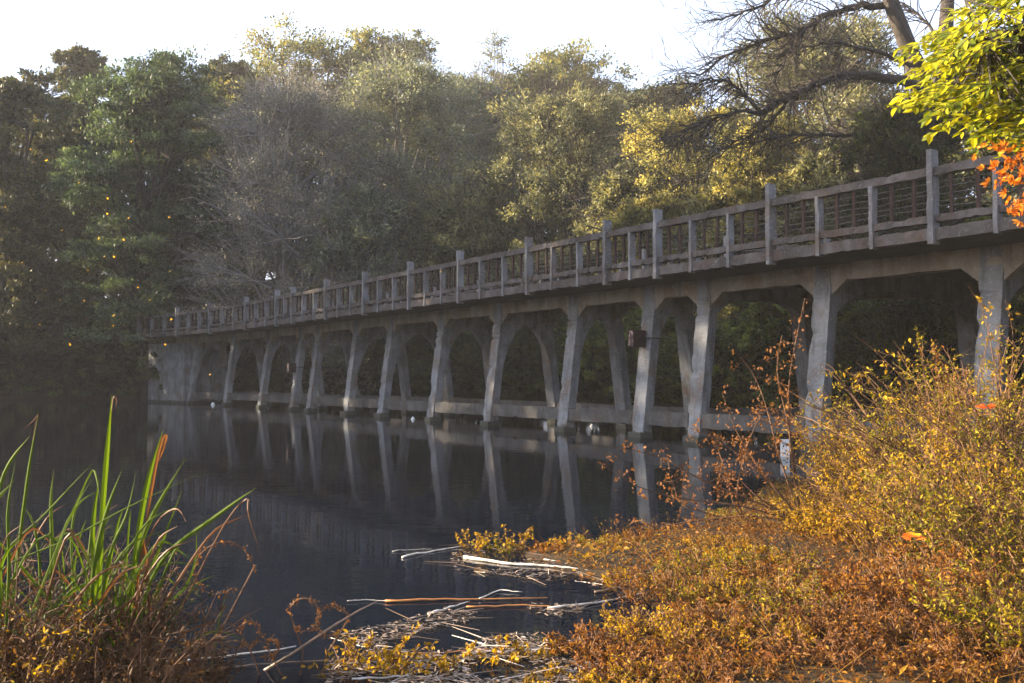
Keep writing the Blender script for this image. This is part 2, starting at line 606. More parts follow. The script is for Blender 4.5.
def sweep(mb, s0, s1, q0, q1, z0, z1, step=.25, jit=(0, 0), chip=0.0, ends=True):
    """bar of rectangular section along the bridge with rough edges"""
    n = max(2, int(abs(s1 - s0) / step) + 1)
    s = np.linspace(s0, s1, n)
    ring = [(q0, z0), (q1, z0), (q1, z1), (q0, z1)]
    P = []
    qm = [q(s) if callable(q) else q for q in (q0, q1)]
    q0, q1 = (float(np.mean(q)) for q in qm)
    for k, (q, z) in enumerate(ring):
        q = q0 if k in (0, 3) else q1
        qq = (qm[0] if k in (0, 3) else qm[1]) + rng.normal(0, jit[0], n)
        zz = z + rng.normal(0, jit[1], n)
        if chip:
            c = rng.random(n) < .18
            zz = zz - np.where(c, np.sign(z - .5 * (z0 + z1)) * rng.random(n) * chip, 0)
            qq = qq - np.where(c, np.sign(q - .5 * (q0 + q1)) * rng.random(n) * chip, 0)
        P.append(bridge(s, qq, zz))
    P = np.array(P)
    b0 = mb.n
    mb.grid(P, True)
    if ends:
        for k in (0, n - 1):
            mb.f.append(np.array([[b0 + j * n + k for j in range(4)]]))


def q_px(s, x):
    """offset across the bridge at which a pier line shows at picture column x"""
    lo, hi = -2.0, 9.0
    for _ in range(50):
        m = .5 * (lo + hi)
        P = bridge(s, m)
        if 512 + F * P[0] / P[1] < x:
            lo = m
        else:
            hi = m
    return lo


INNER_PX = [226, 262.5, 297, 318, 352, 404, 446, 491, 551, 620, 690, 806, 972]
Q_L = -.93
q_r = [q_px(s, x) for s, x in zip(bent_s, INNER_PX)]
q_r += [q_r[-1] + .1] * (len(bent_s) - len(q_r))


SB = np.array(bent_s[::-1])
QB = np.array([max(q, 1.05) for q in q_r[::-1]])


def back(s, d=0.0):
    """line of the rear piers, the bridge widening towards the near bank"""
    return np.interp(s, SB, QB) + d


# deck
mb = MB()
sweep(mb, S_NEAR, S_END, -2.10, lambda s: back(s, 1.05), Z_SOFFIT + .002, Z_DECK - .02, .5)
bpart(mb, 'deck', M['soot_shade'])
for sg in (-1, 1):
    mb = MB()
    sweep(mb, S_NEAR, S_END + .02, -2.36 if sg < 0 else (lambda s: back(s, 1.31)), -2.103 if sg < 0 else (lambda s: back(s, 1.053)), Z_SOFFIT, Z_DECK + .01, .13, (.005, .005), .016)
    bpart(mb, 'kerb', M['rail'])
# girders with haunches
for sg in (-1, 1):
    mb = MB()
    sweep(mb, S_NEAR, bent_s[0] + 2.6, -.80 if sg < 0 else (lambda s: back(s, -.13)), -.5 if sg < 0 else (lambda s: back(s, -.43)), Z_GB, Z_SOFFIT - .002, .3, (.004, .006), .015)
    for s in bent_s:
        for d in (-1, 1):
            q0, q1 = (-.797, -.503) if sg < 0 else (float(back(s, -.133)), float(back(s, -.427)))
            a, b = s + d * .21, s + d * .58
            V = [bridge(a, q0, Z_GB + .05), bridge(b, q0, Z_GB + .05), bridge(b, q0, Z_GB - .004), bridge(a, q0, Z_GB - .31),
                 bridge(a, q1, Z_GB + .05), bridge(b, q1, Z_GB + .05), bridge(b, q1, Z_GB - .004), bridge(a, q1, Z_GB - .31)]
            mb.add(V, [[0, 1, 2, 3], [7, 6, 5, 4], [0, 4, 5, 1], [1, 5, 6, 2], [2, 6, 7, 3], [3, 7, 4, 0]])
    bpart(mb, 'girder', M['girder'])


def bent_mesh(s, qr):
    mb = MB()
    qc, hw = .5 * (Q_L + qr), .5 * (qr - Q_L)
    apex = 3.38 if hw < 1.4 else 3.62
    ex, pw = (2.2, .58) if hw < 1.4 else (3.4, .5) if hw < 1.85 else (7.0, .4)
    zs = np.concatenate([np.linspace(-.7, 2.2, 20), 2.2 + (apex - .002 - 2.2) * np.linspace(.08, 1, 14) ** .55])

    def inner(z):
        return hw * np.clip(1 - (np.clip(z - .2, 0, 9) / (apex - .2)) ** ex, 0, 1) ** pw

    def outer(z):
        return np.interp(z, [-.7, 3.55, 4.05], [hw + .47, hw - .11, hw - .11])
    inn = np.concatenate([inner(zs), [0, 0]])
    zin = np.concatenate([zs, [apex + .03, 4.04]])
    out = np.concatenate([outer(zs), [outer(3.62), outer(4.04)]])
    zo = np.concatenate([zs, [3.62, 4.04]])
    n = len(zin)

    def slab(rows_q, rows_z, d0, d1, sg, chip):
        faces = []
        for d in (d0, d1):
            rows = []
            for k, (q, z) in enumerate(zip(rows_q, rows_z)):
                jq, js = rng.normal(0, .004, n), rng.normal(0, .004, n)
                if k == 0 and chip:
                    ch = (rng.random(n) < np.where(zo < 1.4, .45, .15))
                    jq = jq - sg * ch * rng.random(n) * .05
                    js = js - np.sign(d) * ch * rng.random(n) * .05
                rows.append(bridge(s + d + js, qc + q + jq, z))
            faces.append(np.array(rows))
        b0 = mb.n
        mb.grid(faces[0])
        b1 = mb.n
        mb.grid(faces[1])
        for u in (0, len(rows_q) - 1):
            I = np.arange(n - 1)
            mb.f.append(np.stack([b0 + u * n + I, b0 + u * n + I + 1, b1 + u * n + I + 1, b1 + u * n + I], -1))
    for sg in (-1, 1):
        us = (.04, .5, 1.0)
        slab([sg * (out * (1 - u) + inn * u) for u in us], [zo * (1 - u) + zin * u for u in us], -.215, .0, sg, False)
        slab([sg * out, sg * (out - .15), sg * (out - .30)], [zo, zo, zo], -.222, .215, sg, True)
    return mb


for i, s in enumerate(bent_s):
    bo = bpart(bent_mesh(s, q_r[i]), 'arched_pier', M['concrete'])
    es, eq, ez = frame_at(s)
    for qf in (-1.15, q_r[i] + .22):
        mb = MB()
        mb.box(bridge(s - .004, qf, -.32), es, eq, ez, .236, .225, .46, .012, rng)
        bpart(mb, 'footing', M['concrete'], bo)
# tie beams between the piers, front and back
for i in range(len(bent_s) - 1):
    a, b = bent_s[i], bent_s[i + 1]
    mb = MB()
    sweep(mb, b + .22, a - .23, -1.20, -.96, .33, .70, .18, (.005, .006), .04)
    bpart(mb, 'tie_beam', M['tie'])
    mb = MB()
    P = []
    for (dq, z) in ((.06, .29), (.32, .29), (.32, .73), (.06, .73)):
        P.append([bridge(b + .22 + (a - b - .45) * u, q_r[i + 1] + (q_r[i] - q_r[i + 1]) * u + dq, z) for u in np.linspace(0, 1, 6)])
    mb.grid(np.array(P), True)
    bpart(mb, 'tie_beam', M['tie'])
# cross struts at water level
for s in bent_s:
    es, eq, ez = frame_at(s)
# abutments
for s0, s1 in ((bent_s[0] + .5, bent_s[0] + 5.2), (bent_s[-1] - 3.2, bent_s[-1] - .3)):
    mb = MB()
    sweep(mb, s0, s1, -1.28, lambda s: back(s, .3), -.8, Z_SOFFIT - .01 if s0 < 0 else 3.684, .3, (.01, .01), .02)
    bpart(mb, 'abutment', M['concrete'])

# railings
n_bal = 0
for sg in (-1, 1):
    Q = (lambda s, d=0.0: np.full(np.shape(s), -2.30 + d)) if sg < 0 else (lambda s, d=0.0: back(s, 1.25 + d))
    mb = MB()
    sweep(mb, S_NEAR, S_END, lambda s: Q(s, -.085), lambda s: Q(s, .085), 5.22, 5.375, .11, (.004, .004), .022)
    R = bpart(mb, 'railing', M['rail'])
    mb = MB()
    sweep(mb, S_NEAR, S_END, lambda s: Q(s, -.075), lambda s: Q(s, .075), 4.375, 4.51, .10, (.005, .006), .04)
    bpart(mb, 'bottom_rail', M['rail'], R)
    allp = [S_END] + post_s
    shorts = []
    for s in allp:
        es, eq, ez = frame_at(s)
        q0 = float(Q(s))
        mb = MB()
        wd = .052 if s != S_END else .06
        top = 5.68 + rng.normal(0, .015) if s != S_END else 5.42
        nz = 9
        P = []
        for (i, j) in ((-1, -1), (1, -1), (1, 1), (-1, 1)):
            zz = np.linspace(3.98 if sg < 0 else 4.0, top, nz)
            P.append([bridge(s + i * wd + rng.normal(0, .006), q0 - sg * -.02 + j * .115 + rng.normal(0, .006), z) for z in zz])
        P = np.array(P)
        b0 = mb.n
        mb.grid(P, True)
        for k in (0, nz - 1):
            mb.f.append(np.array([[b0 + j * nz + k for j in range(4)]]))
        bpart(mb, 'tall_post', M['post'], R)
    ends = allp
    mbal = MB()
    for a, b in zip(ends[:-1], ends[1:]):
        L = a - b
        k = 3 if L > 2.4 else 2
        cuts = [b + L * i / k for i in range(k + 1)]
        for c in cuts[1:-1]:
            q0 = float(Q(c))
            mb = MB()
            P = []
            nz = 7
            for (i, j) in ((-1, -1), (1, -1), (1, 1), (-1, 1)):
                zz = np.linspace(4.03, 5.235, nz)
                P.append([bridge(c + i * .036 + rng.normal(0, .007), q0 + sg * .012 + j * .09 + rng.normal(0, .007), z) for z in zz])
            b0 = mb.n
            mb.grid(np.array(P), True)
            for kk in (0, nz - 1):
                mb.f.append(np.array([[b0 + j * nz + kk for j in range(4)]]))
            bpart(mb, 'short_post', M['post'], R)
        for c0, c1 in zip(cuts[:-1], cuts[1:]):
            for u in (1 / 3, 2 / 3):
                s = c0 + (c1 - c0) * u + rng.normal(0, .02)
                q0 = float(Q(s))
                t = mbal if sg > 0 else MB()
                es, eq, ez = frame_at(s)
                lean = rng.normal(0, .012)
                t.box(bridge(s, q0, 4.86), es, eq, unit(ez + es * lean), .030, .030, .40)
                if sg < 0:
                    bpart(t, 'baluster', M['rust'], R)
    if sg > 0:
        o = bpart(mbal, 'baluster', M['rust'], R)
        o['kind'] = 'stuff'
    mb = MB()
    for z in np.linspace(4.64, 5.1, 5):
        s = np.arange(S_NEAR, S_END, .45)
        mb.tube(bridge(s, Q(s) + rng.normal(0, .01, len(s)), z + rng.normal(0, .016, len(s))), .0055, 4)
    bpart(mb, 'wire', M['wire'], R)
# rail across the far end
mb = MB()
for z0, z1 in ((5.22, 5.36), (4.39, 4.51)):
    a, b = bridge(S_END + .0, -2.16, .5 * (z0 + z1)), bridge(S_END, float(back(S_END, 1.11)), .5 * (z0 + z1))
    es, eq, ez = frame_at(S_END)
    mb.box((a + b) / 2, es, eq, ez, .07, np.linalg.norm(b - a) / 2, .5 * (z1 - z0) - .003)
for q in (-1.2, 0, 1.2):
    mb.box(bridge(S_END, q, 4.76), es, eq, ez, .04, .05, .5)
bpart(mb, 'end_railing', M['rail'])

# boxes hanging on the piers
def pier_box(bi, name, label, zc, size):
    s = bent_s[bi]
    es, eq, ez = frame_at(s)
    qo = -np.interp(zc, [-.7, 3.55], [1.40, .82])
    root = empty(name, bridge(s, qo - .18, zc - size[2]), label, 'metal box')
    off = np.array(root.location)
    # box stands out to the far side of the leg's outer face
    c = bridge(s + .05, qo - .01 - size[1], zc)
    mb = MB()
    mb.box(c, es, eq, ez, size[0], size[1], size[2], .004, rng)
    o = mb.build('box_body', M['redbox'], root, loc=off)
    o.location = (0, 0, 0)
    mb = MB()
    mb.box(c - eq * (size[1] + .012) , es, eq, ez, size[0] * .9, .010, size[2] * .92, .008, rng)
    o = mb.build('box_front', M['pinkface'], root, loc=off)
    o.location = (0, 0, 0)
    mb = MB()
    mb.tube([c + eq * size[1] * .3 - es * (size[0] - .02), bridge(s - .238, qo + .05, zc + .02), bridge(s - .24, qo + .62, zc)], .018, 6)
    o = mb.build('mounting_rod', M['black'], root, loc=off)
    o.location = (0, 0, 0)


pier_box(10, 'metal_box', 'larger maroon metal box with a peeling pale front fixed on a pier right of centre', 2.62, (.085, .23, .22))
pier_box(3, 'metal_box', 'small far maroon metal box on the narrow double pier towards the far bank', 2.05, (.10, .18, .22))

# marker board in the water
g = on_plane(785, 456.5)
root = empty('marker_board', g, 'small white marker board with black marks standing in the water beside a pier', 'marker board')
mb = MB()
mb.box((0, 0, .16), (1, 0, 0), (0, 1, 0), (0, 0, 1), .088, .012, .185)
mb.build('board', M['white'], root)
mb = MB()
mb.box((0, .045, -.2), (1, 0, 0), (0, 1, 0), (0, 0, 1), .03, .03, .5)
mb.build('post', M['darkwood'], root)
mb = MB()
for (x0, x1, z0, z1) in ((-.055, .02, .262, .282), (-.02, .06, .225, .244), (-.05, -.02, .190, .226), (.0, .05, .105, .123), (-.055, .01, .062, .082), (.03, .055, .02, .062)):
    mb.box(((x0 + x1) / 2, -.0145, (z0 + z1) / 2), (1, 0, 0), (0, 1, 0), (0, 0, 1), (x1 - x0) / 2, .002, (z1 - z0) / 2)
mb.build('painted_mark', M['black'], root)

# ------------------------------------------------------------------ trees
def crown_lobes(rng, h, w, base, n, shape):
    """lobes (centre, radius) filling a crown envelope"""
    out = []
    hc = h * (1 - base)
    n = int(n * max(1.0, min(2.2, .62 * h / w)))
    for i in range(n):
        u = (i + .5) / n
        z = u ** .85
        if shape == 'round':
            r = math.sqrt(max(0, 1 - (2 * z - .86) ** 2 / 1.75))
        elif shape == 'cone':
            r = 1.05 - .8 * z
        else:                       # spreading
            r = .45 + .75 * z if z < .7 else 1 - (z - .7) * 1.6
        a = i * 2.39996 + rng.normal(0, .35)
        lr = w * rng.uniform(.20, .31)
        rad = max(0, r * w * .5 - lr * .72) * math.sqrt(rng.uniform(.45, 1))
        zz = h * base + z * hc
        zz = min(zz, h - lr * .75)
        out.append((np.array([math.cos(a) * rad, math.sin(a) * rad, zz]), lr))
    return out


STY = {
    'dark':   dict(mat='f_dark', base=.12, lobes=18, shape='spread', leaf=(.30, .15), per=80, clumps=24, cr=.62, flat=.55, up=.55),
    'layer':  dict(mat='f_green', base=.10, lobes=24, shape='round', leaf=(.27, .12), per=110, clumps=22, cr=.75, flat=.36, up=.8),
    'green':  dict(mat='f_green', base=.15, lobes=18, shape='round', leaf=(.30, .15), per=80, clumps=22, cr=.65, flat=.6, up=.5),
    'autumn': dict(mat='f_autumn', base=.12, lobes=22, shape='round', leaf=(.30, .16), per=70, clumps=22, cr=.62, flat=.6, up=.5),
    'grey':   dict(mat='f_grey', base=.04, lobes=26, shape='round', leaf=(.20, .07), per=52, clumps=22, cr=.7, flat=.9, up=.2, twig=9, tw='greybark'),
    'gg':     dict(mat='f_gg', base=.04, lobes=28, shape='round', leaf=(.24, .10), per=80, clumps=24, cr=.68, flat=.8, up=.3, twig=4, tw='greybark'),
    'olive':  dict(mat='f_olive', base=.04, lobes=28, shape='round', leaf=(.22, .09), per=80, clumps=24, cr=.62, flat=.8, up=.3, twig=4, tw='bark'),
    'yellow': dict(mat='f_yellow', base=.03, lobes=24, shape='round', leaf=(.17, .09), per=85, clumps=24, cr=.52, flat=.75, up=.35, twig=4, tw='bark'),
    'thicket': dict(mat='f_shrub', base=.03, lobes=24, shape='round', leaf=(.14, .07), per=60, clumps=22, cr=.6, flat=.8, up=.4, twig=10, tw='bark'),
    'thin':   dict(mat='f_autumn', base=.5, lobes=8, shape='round', leaf=(.24, .13), per=7, clumps=16, cr=1.6, flat=.8, up=.4, twig=3, tw='bark'),
    'shrub':  dict(mat='f_shrub', base=.02, lobes=11, shape='round', leaf=(.20, .10), per=70, clumps=20, cr=.38, flat=.7, up=.5, twig=2, tw='bark'),
}


def tree_meshes(seed, h, w, style):
    st = STY[style]
    rng = np.random.default_rng(seed)
    tr, cr = MB(), MB()
    k = max(w / 9.0, .25)
    lobes = crown_lobes(rng, h, w, st['base'], st['lobes'], st['shape'])
    top = max(l[0][2] for l in lobes)
    nz = 9
    tz = np.linspace(-.4, top, nz)
    wob = np.cumsum(rng.normal(0, h * .012, (nz, 2)), 0)
    r0 = max(.06, h * (.017 if style != 'thin' else .005))
    trunk = np.column_stack([wob[:, 0], wob[:, 1], tz])
    tr.tube(trunk, np.linspace(r0, r0 * .18, nz), 7)
    A, Bq, tA, tB = [], [], [], []
    C, O = [], []
    for c, lr in lobes:
        zt = np.clip(c[2] * rng.uniform(.45, .8), h * .05, top)
        p0 = np.array([np.interp(zt, tz, trunk[:, 0]), np.interp(zt, tz, trunk[:, 1]), zt])
        mid = (p0 + c) / 2 + np.array([0, 0, -.06 * np.linalg.norm(c - p0)]) + rng.normal(0, .2 * k, 3)
        tr.tube([p0, mid, c, c + (c - mid) * .12], [r0 * .42, r0 * .28, r0 * .16, r0 * .05], 5)
        n = st['clumps']
        d = rdirs(rng, n)
        d[:, 2] = np.where(d[:, 2] < -.3, -d[:, 2] * .7, d[:, 2])
        rr = lr * rng.uniform(.45, 1.08, n) 
        cc = c + d * rr[:, None] * np.array([1, 1, .85])
        C.append(cc)
        O.append(unit(d + .6 * unit(c * np.array([1, 1, 0]) + 1e-6)))
        A.append(np.repeat(c[None], n, 0))
        Bq.append(cc)
    C, O = np.concatenate(C), np.concatenate(O)
    tr.sticks(np.concatenate(A), np.concatenate(Bq), r0 * .11, r0 * .03)
    per = int(st['per'] * 1.35)
    n = len(C) * per
    idx = np.repeat(np.arange(len(C)), per)
    crad = st['cr'] * k * rng.uniform(.55, 1.35, len(C))
    off = rng.normal(0, .42, (n, 3)) * crad[idx][:, None] * np.array([1, 1, st['flat']])
    P = C[idx] + off
    P[:, 2] = np.maximum(P[:, 2], .1)
    D = unit(O[idx] * .55 + rdirs(rng, n) * .85 + np.array([0, 0, -.15]))
    Nn = unit(rdirs(rng, n) * (1 - st['up']) + np.array([0, 0, 1]) * st['up'] + O[idx] * .35)
    s = rng.uniform(.65, 1.25, n)
    L, W = st['leaf']
    cr.leaves(P, D, Nn, L * s, W * s, .15)
    if style in ('grey', 'gg', 'olive'):
        for c, lr in lobes:                                  # pale limbs showing at the outside of the crown
            for _ in range(3):
                o = unit(unit(c * np.array([1, 1, 0]) + 1e-6) * .8 + rdirs(rng, 1)[0] * .7 + np.array([0, 0, .45]))
                a0 = c - o * lr * .4
                m1 = c + o * lr * .55 + rng.normal(0, .25, 3)
                e1 = c + o * lr * 1.15 + rng.normal(0, .2, 3) + np.array([0, 0, .3])
                tr.tube([a0, m1, e1], [.06, .04, .012], 4, False)
                for _ in range(3):
                    q = m1 + (e1 - m1) * rng.random()
                    tr.sticks([q], [q + unit(o + rdirs(rng, 1)[0]) * rng.uniform(.6, 1.4)], .022, .007)
    if st.get('twig'):
        nt = st['twig']
        idt = np.repeat(np.arange(len(C)), nt)
        a = C[idt] + rng.normal(0, .3, (len(idt), 3)) * k
        dd = unit(O[idt] + rdirs(rng, len(idt)) * .6 + np.array([0, 0, .35]))
        ln = rng.uniform(.5, 1.5, len(idt))[:, None] * k
        tr.sticks(a, a + dd * ln, .016, .006)
    return tr, cr, None


def plant_tree(name, cat, label, x, y, h, w, style, seed, group=None, crown='crown', trunk='trunk', bark='bark'):
    g = H(x, y)
    root = empty(name, (x, y, g - .05), label, cat, group)
    a, b, c = tree_meshes(seed, h, w, style)
    a.build(trunk, M[bark], root, True)
    b.build(crown, M[STY[style]['mat']], root)
    if c is not None:
        c.build('twigs', M[STY[style]['tw']], root)
    return root


def tree_px(xc, ytop, wpx, Y, style, label, seed, cat='tree', name='deciduous_tree', bark='bark', group='trees on the far bank'):
    x = (xc - 512) / F * Y
    g = H(x, Y)
    h = at(xc, ytop, Y)[2] - g
    return plant_tree(name, cat, label, x, Y, h, wpx * Y / F, style, seed, group, bark=bark)


ORDW = ['first', 'second', 'third', 'fourth', 'fifth', 'sixth']
ORDV = ['second', 'third', 'fourth', 'fifth', 'sixth', 'leftmost', 'seventh', 'eighth', 'ninth', 'tenth', 'eleventh']
TREES = [
    (18, 74, 150, 63, 'dark', 'dark maroon green tree at the left edge of the far bank', 1),
    (78, 50, 75, 69, 'dark', 'tall narrow dark tree with a puffed top rising behind the left edge trees', 2),
    (150, 60, 170, 59, 'layer', 'dense green tree with layered boughs on the left far bank, tallest there', 3),
    (226, 62, 90, 72, 'dark', 'small dark treetop showing between the layered green tree and the grey willow', 4),
    (292, 86, 200, 58, 'grey', 'wide pale grey willow with bare looking twigs above the far end of the bridge', 5),
    (305, 38, 205, 75, 'autumn', 'tall green and orange tree standing behind the grey willow', 6),
    (390, 37, 150, 77, 'autumn', 'tall leafy tree peeking up between the grey willow and the big grey green willow', 7),
    (412, 66, 190, 62, 'gg', 'big grey green willow in the middle of the far bank', 8),
    (470, 82, 130, 68, 'gg', 'blue green rounded treetop behind the middle willows', 9),
    (495, 34, 46, 80, 'thin', 'spindly nearly bare sapling poking above the skyline', 10),
    (562, 54, 170, 76, 'autumn', 'broad flat topped tree with brown tints on the skyline behind the olive willow', 11),
    (565, 96, 190, 54, 'olive', 'rounded olive willow overhanging the middle of the bridge', 12),
    (660, 86, 140, 63, 'dark', 'small dark tree low on the skyline under the bright sky gap', 13),
    (695, 108, 190, 46, 'yellow', 'yellow leaved willow glowing behind the railing', 14),
    (820, 22, 210, 43, 'olive', 'tall olive tree with fine foliage behind the bare spreading tree', 15),
    (765, 120, 150, 38.5, 'yellow', 'lower yellow olive tree behind the bare spreading branches', 16),
    (905, 100, 150, 28.6, 'thicket', 'dark twiggy thicket tree in front of the base of the bare spreading tree', 17),
    (1000, 40, 190, 33, 'dark', 'dark tree behind the right end of the railing', 18),
    (1130, -10, 220, 29, 'olive', 'olive tree beyond the right edge of the bridge', 19),
    (200, 190, 110, 62, 'dark', 'low dark tree below the layered green tree beside the far bridge end', 20),
    (470, 190, 150, 57, 'olive', 'low olive tree in front of the big grey green willow', 21),
    (360, 190, 130, 57.5, 'gg', 'low grey green tree between the grey willow and the big willow', 22),
    (628, 170, 110, 47, 'olive', 'low olive brown tree left of the yellow willow', 23),
    (735, 190, 120, 40, 'olive', 'low olive tree filling the gap under the bare spreading branches', 26),
    (650, 200, 110, 44, 'yellow', 'low yellow tree at the left foot of the glowing yellow willow', 27),
    (840, 150, 130, 36, 'olive', 'low dark olive tree behind the railing near the bare tree', 28),
    (60, 175, 150, 65.5, 'dark', 'lower dark tree under the left edge trees', 24),
]
for i, (xc, yt, wp, Y, sty) in enumerate([(10, 112, 130, 80, 'dark'), (75, 120, 120, 84, 'green'), (135, 118, 120, 80, 'dark'), (195, 120, 120, 84, 'green'), (255, 84, 120, 82, 'dark'), (-40, 105, 120, 74, 'dark'),
                                          (330, 84, 130, 84, 'green'), (400, 76, 130, 84, 'dark'), (455, 80, 130, 85, 'green'), (520, 74, 130, 86, 'dark'), (605, 88, 130, 84, 'green')]):
    TREES.append((xc, yt, wp, Y, sty, f'{ORDV[i]} tree from the left in the dim back row of the wood', 40 + i))
for k, (x, y) in enumerate([(-41, 53), (-41, 46.5), (-42.5, 40), (-41.5, 33.5), (-43, 27), (-42, 21)]):  # tall trees added out of view to shade the bridge and lake
    plant_tree('deciduous_tree', 'tree', f'{ORDW[k]} unseen tall tree added for shade along the left shore, counted from the far end'.replace('leftmost', 'last'), x, y, [21, 23.5, 24.5, 24, 25, 25][k], 9.5, ['olive', 'gg'][k % 2], 170 + k, 'unseen trees added for shade')
plant_tree('deciduous_tree', 'tree', 'small unseen tree added at the left shore corner to shade the abutment', -38.5, 57.5, 10.5, 6.5, 'olive', 190, 'unseen trees added for shade')  # added out of view to keep the sun off the abutment
for t in TREES:
    xc, yt, wp, Y, sty, lab, sd = t
    tree_px(xc, yt, wp, Y, sty, lab, 100 + sd, name={'grey': 'willow_tree', 'gg': 'willow_tree', 'olive': 'willow_tree', 'yellow': 'willow_tree'}.get(sty, 'deciduous_tree'), bark='greybark' if sty in ('grey', 'gg') else 'bark')

# bare spreading tree behind the bridge
def bare_tree():
    rng = np.random.default_rng(77)
    Y0 = 30.0
    bx = (935 - 512) / F * Y0
    gz = H(bx, Y0)
    root = empty('bare_tree', (bx, Y0, gz), 'big bare tree with dark spreading branches behind the right end of the railing', 'tree')
    off = np.array([bx, Y0, gz])
    mb = MB()
    P = lambda pts, dy=0: np.array([at(x, y, Y0 + d + dy) for x, y, d in pts])

    def smooth(p, n):
        p = np.asarray(p)
        t = np.linspace(0, 1, len(p))
        u = np.linspace(0, 1, n)
        q = np.column_stack([np.interp(u, t, p[:, i]) for i in range(3)])
        for _ in range(3):
            q[1:-1] = (q[:-2] + 2 * q[1:-1] + q[2:]) / 4
        return q
    trunk = smooth([at(935, 330, Y0), at(936, 230, Y0), at(930, 130, Y0), at(918, 70, Y0), at(893, 10, Y0), at(872, -50, Y0), at(865, -130, Y0)], 16)
    trunk[0, 2] = gz - .3
    mb.tube(trunk, np.linspace(.46, .15, 16), 9)
    second = smooth([at(930, 150, Y0), at(938, 100, Y0 + .3), at(946, 40, Y0 + .6), at(948, -20, Y0 + .8), at(958, -120, Y0 + 1)], 12)
    mb.tube(second, np.linspace(.40, .14, 12), 8)
    third = smooth([at(922, 75, Y0), at(905, 40, Y0 - .3), at(885, 0, Y0 - .5), at(880, -60, Y0 - .7)], 10)
    mb.tube(third, np.linspace(.28, .12, 10), 7)
    limbs = [
        ([(893, 10, 0), (868, 3, -.5), (845, 8, -1), (822, 15, -1.5), (808, 28, -1.8), (797, 34, -2), (778, 36, -2.2), (752, 46, -2.5), (730, 53, -2.8), (700, 75, -3)], .15, .03),
        ([(797, 34, -2), (789, 50, -2.2), (784, 66, -2.4), (770, 84, -2.6)], .07, .02),
        ([(929, 92, 0), (905, 80, -.6), (864, 74, -1.2), (835, 77, -1.6), (814, 83, -1.9), (798, 93, -2.1), (786, 99, -2.3), (762, 113, -2.6)], .20, .09),
        ([(762, 113, -2.6), (745, 95, -2.8), (730, 83, -3), (715, 76, -3.2), (690, 84, -3.5)], .08, .02),
        ([(762, 113, -2.6), (735, 112, -2.9), (712, 118, -3.1), (690, 128, -3.4), (672, 150, -3.6)], .07, .02),
        ([(790, 98, -2.3), (775, 118, -2.2), (755, 135, -2), (735, 140, -2), (700, 165, -2)], .06, .018),
        ([(930, 140, .2), (895, 130, -.5), (860, 133, -1), (840, 137, -1.4), (800, 132, -1.8), (760, 142, -2.2), (720, 150, -2.5)], .11, .02),
        ([(918, 70, 0), (880, 50, -1), (850, 45, -1.5), (825, 42, -2), (800, 48, -2.5)], .08, .02),
        ([(893, 10, 0), (880, -10, -.5), (840, -20, -1), (800, -12, -1.5), (770, 2, -2), (740, 12, -2.4), (715, 20, -2.6)], .12, .02),
        ([(946, 40, .6), (970, 20, .2), (990, 0, 0), (1010, -15, -.3)], .12, .04),
        ([(946, 45, .6), (925, 20, 1), (905, 6, 1.4), (870, -8, 1.8)], .08, .02),
    ]
    ends = []
    for pts, r0, r1 in limbs:
        q = smooth(P(pts), len(pts) * 3)
        q[1:-1] += rng.normal(0, .03, q[1:-1].shape)
        mb.tube(q, np.linspace(r0 * .85, r1, len(q)), 6)
        ends += [(q[i], unit(q[min(i + 1, len(q) - 1)] - q[i - 1]), r0 + (r1 - r0) * i / len(q)) for i in range(3, len(q), 1)]
    mb.build('trunk', M['bark'], root, True, off).location = (0, 0, 0)
    tw = MB()
    A, Bq, ra, rb = [], [], [], []
    for p, t, r in ends:
        for _ in range(5):
            d = unit(t * .7 + rdirs(rng, 1)[0] * .8 + np.array([-.2, 0, -.1]))
            ln = rng.uniform(.5, 1.9)
            q = p.copy()
            nseg = 4
            rr = min(r * .45, .03)
            for s in range(nseg):
                q2 = q + d * ln / nseg
                A.append(q); Bq.append(q2); ra.append(rr * (1 - s / 5)); rb.append(rr * (1 - (s + 1) / 5))
                if s:
                    d2 = unit(d + rdirs(rng, 1)[0] * .8)
                    A.append(q2); Bq.append(q2 + d2 * rng.uniform(.2, .7)); ra.append(.011); rb.append(.005)
                q = q2
                d = unit(d + rng.normal(0, .18, 3) + np.array([0, 0, -.03]))
    tw.sticks(A, Bq, np.array(ra), np.array(rb))
    tw.build('twigs', M['bark'], root, loc=off).location = (0, 0, 0)


bare_tree()

# ------------------------------------------------------------------ shrubs along the far bank
ORD = ['first', 'second', 'third', 'fourth', 'fifth', 'sixth', 'seventh', 'eighth', 'ninth', 'tenth', 'eleventh', 'twelfth', 'thirteenth', 'fourteenth', 'fifteenth', 'sixteenth', 'seventeenth', 'eighteenth', 'nineteenth', 'twentieth']
SH = [tree_meshes(300 + i, 4.0, 4.6, 'shrub') for i in range(4)]
protos, protos_g = [], []
poly = np.array([p for p in FAR if -38 < p[0] < 31 and p[1] > 7 and p[1] < 100 and (p[0] > -30 or p[1] > 49)], float)
seg = np.linalg.norm(np.diff(poly, axis=0), axis=1)
cum = np.concatenate([[0], np.cumsum(seg)])
rs = np.random.default_rng(9)
pier_px = []
for s in sorted(bent_s, reverse=True):
    p = bridge(s, 0)
    pier_px.append(512 + F * p[0] / p[1])
cnt = {}
d = .5
k = 0
HUES = ['dark', 'dull', 'bushy', 'leafy', 'ragged', 'rounded']
